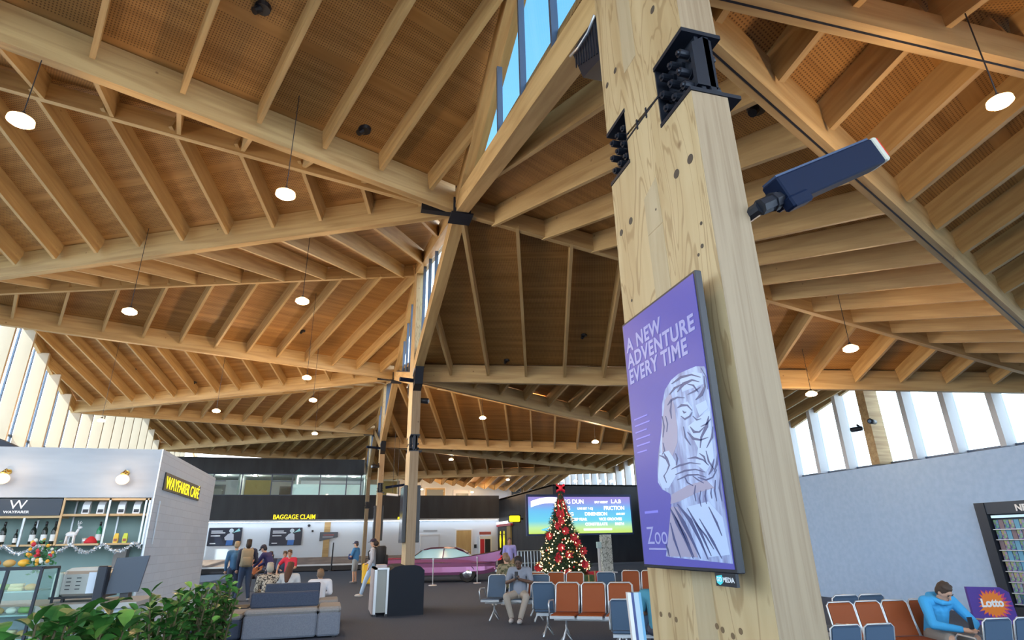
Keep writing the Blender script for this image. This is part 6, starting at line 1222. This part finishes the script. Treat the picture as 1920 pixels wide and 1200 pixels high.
person('person in a dark blue top bending beside the child in red', (-1.98, 26.8, 0), 185, None, SKIN, (.05, .09, .18), (.05, .06, .09), (.09, .06, .04), 0, 'long', False, None, 1.08, .02, 'sit')
LEO = noise_mat('leopard_print', (.035, .03, .03), (.62, .55, .45), (26, 26, 26), .8, dist=1.0, lo=.46, hi=.52)
person('grey haired person in a leopard print top seated on the rear sofa, back turned', (-1.42, 15.35, -.02), 8, None, SKIN, (.4, .4, .4), (.03, .03, .04), (.42, .40, .34), .04, 'long', False, None, .98, .014, 'sit', LEO)
person('person with long brown hair and white top seated mid rear sofa', (-1.0, 15.35, -.02), -12, dict(eL=(-.27, -.02, .72)), SKIN, (.62, .66, .70), (.20, .26, .36), (.11, .045, .025), .30, 'long', False, None, .98, .014, 'sit')
person('person in a white top sitting hunched at the right end of the rear sofa', (-.30, 15.2, -.13), 4, dict(che=(0, .06, .82), nek=(0, .14, .97), hed=(0, .22, 1.08), sL=(-.20, .10, .93), sR=(.20, .10, .93)), SKIN, (.74, .78, .86), (.25, .34, .50), (.20, .13, .08), .04, 'long', False, None, 1.0, .014, 'sit')
def sling(t, G): part('held_bag', M().rbox((-.20, .10, .98), (.10, .28, 1.22), .04), mat('navy_bag', (.03, .05, .16), .8), t, True, False)
person('person in a blue shirt, navy cap and grey shorts standing near the yellow suitcase', (.85, 28.9, 0), 60, dict(wL=(-.08, .28, 1.12), eL=(-.25, .10, 1.10), wR=(.10, .26, 1.05)), SKIN, (.05, .22, .50), (.30, .34, .36), (.05, .04, .04), 0, 'short', True, sling, 1.0, .018, cap=(.03, .04, .10), shoes=(.2, .2, .22))
person('person with a big black backpack and light blue jeans walking beside the silver kiosk panel', (1.18, 21.2, 0), 78, dict(kL=(-.10, .18, .50), aL=(-.10, .30, .10), kR=(.10, -.02, .50), aR=(.10, -.22, .12), wR=(.22, .20, 1.0), eR=(.25, .0, 1.10)), SKIN, (.45, .46, .52), (.42, .58, .78), (.03, .02, .02), .03, 'long', False, backpack(BK, 1.25, -.24), 1.02, .016, cap=(.03, .02, .05), shoes=(.55, .55, .55))
person('person in a lavender shirt standing behind the pink car tail', (6.62, 24.0, 0), 172, dict(wL=(-.22, .10, .92), wR=(.22, .10, .92)), SKIN2, (.26, .28, .66), (.30, .24, .15), (.08, .06, .05), 0, 'long', False, None, 1.0, .016, shoes=(.05, .05, .05))
person('person in a camouflage coloured top seated behind the man with the phone', (4.35, 16.1, 0), 10, dict(hed=(0, .05, 1.19)), SKIN, (.2, .2, .15), (.05, .05, .06), (.22, .15, .10), .05, 'long', False, None, 1.0, .014, 'sit', noise_mat('camouflage', (.10, .11, .06), (.34, .29, .18), (14, 14, 14), .8, lo=.45, hi=.55))
person('seated person in grey shirt and pale trousers looking at a phone', (3.92, 13.42, 0), 152, dict(nek=(0, .02, 1.02), hed=(0, .08, 1.14), face=(0, .8, -.6), wL=(-.04, .24, .82), wR=(.05, .24, .82), eL=(-.27, .04, .74), eR=(.27, .04, .74), kL=(-.22, .42, .50), kR=(.20, .44, .50), aL=(-.10, .50, .09), aR=(.10, .38, .09), handL=(.6, .3, .5), handR=(-.6, .3, .5)), SKIN3, (.24, .27, .34), (.40, .37, .33), (.02, .015, .015), 0, 'short', False, phone, 1.02, .011, 'sit')
person('person with long dark hair and teal top seated beside the big column', (4.30, 8.02, 0), -35, None, SKIN2, (.06, .24, .34), (.05, .06, .09), (.015, .012, .014), .22, 'short', False, None, .90, .012, 'sit')
person('boy in a bright blue hoodie and shorts hunched over a phone on the right seats', (7.32, 6.48, -.04), 171, dict(pel=(0, -.02, .50), che=(0, .10, .80), nek=(0, .22, .95), hed=(0, .31, 1.04), face=(-.15, .62, -.75), sL=(-.20, .16, .92), sR=(.20, .16, .92), eL=(-.30, .34, .66), eR=(.30, .34, .66), wL=(-.07, .55, .62), wR=(.07, .55, .62), kL=(-.16, .46, .50), kR=(.18, .46, .50), aL=(-.14, .50, .09), aR=(.22, .44, .09), handL=(.5, .6, -.1), handR=(-.5, .6, -.1)), SKIN, (.045, .33, .66), (.26, .24, .22), (.055, .035, .025), 0, 'long', True, phone, .92, .0095, 'sit', hood=True)
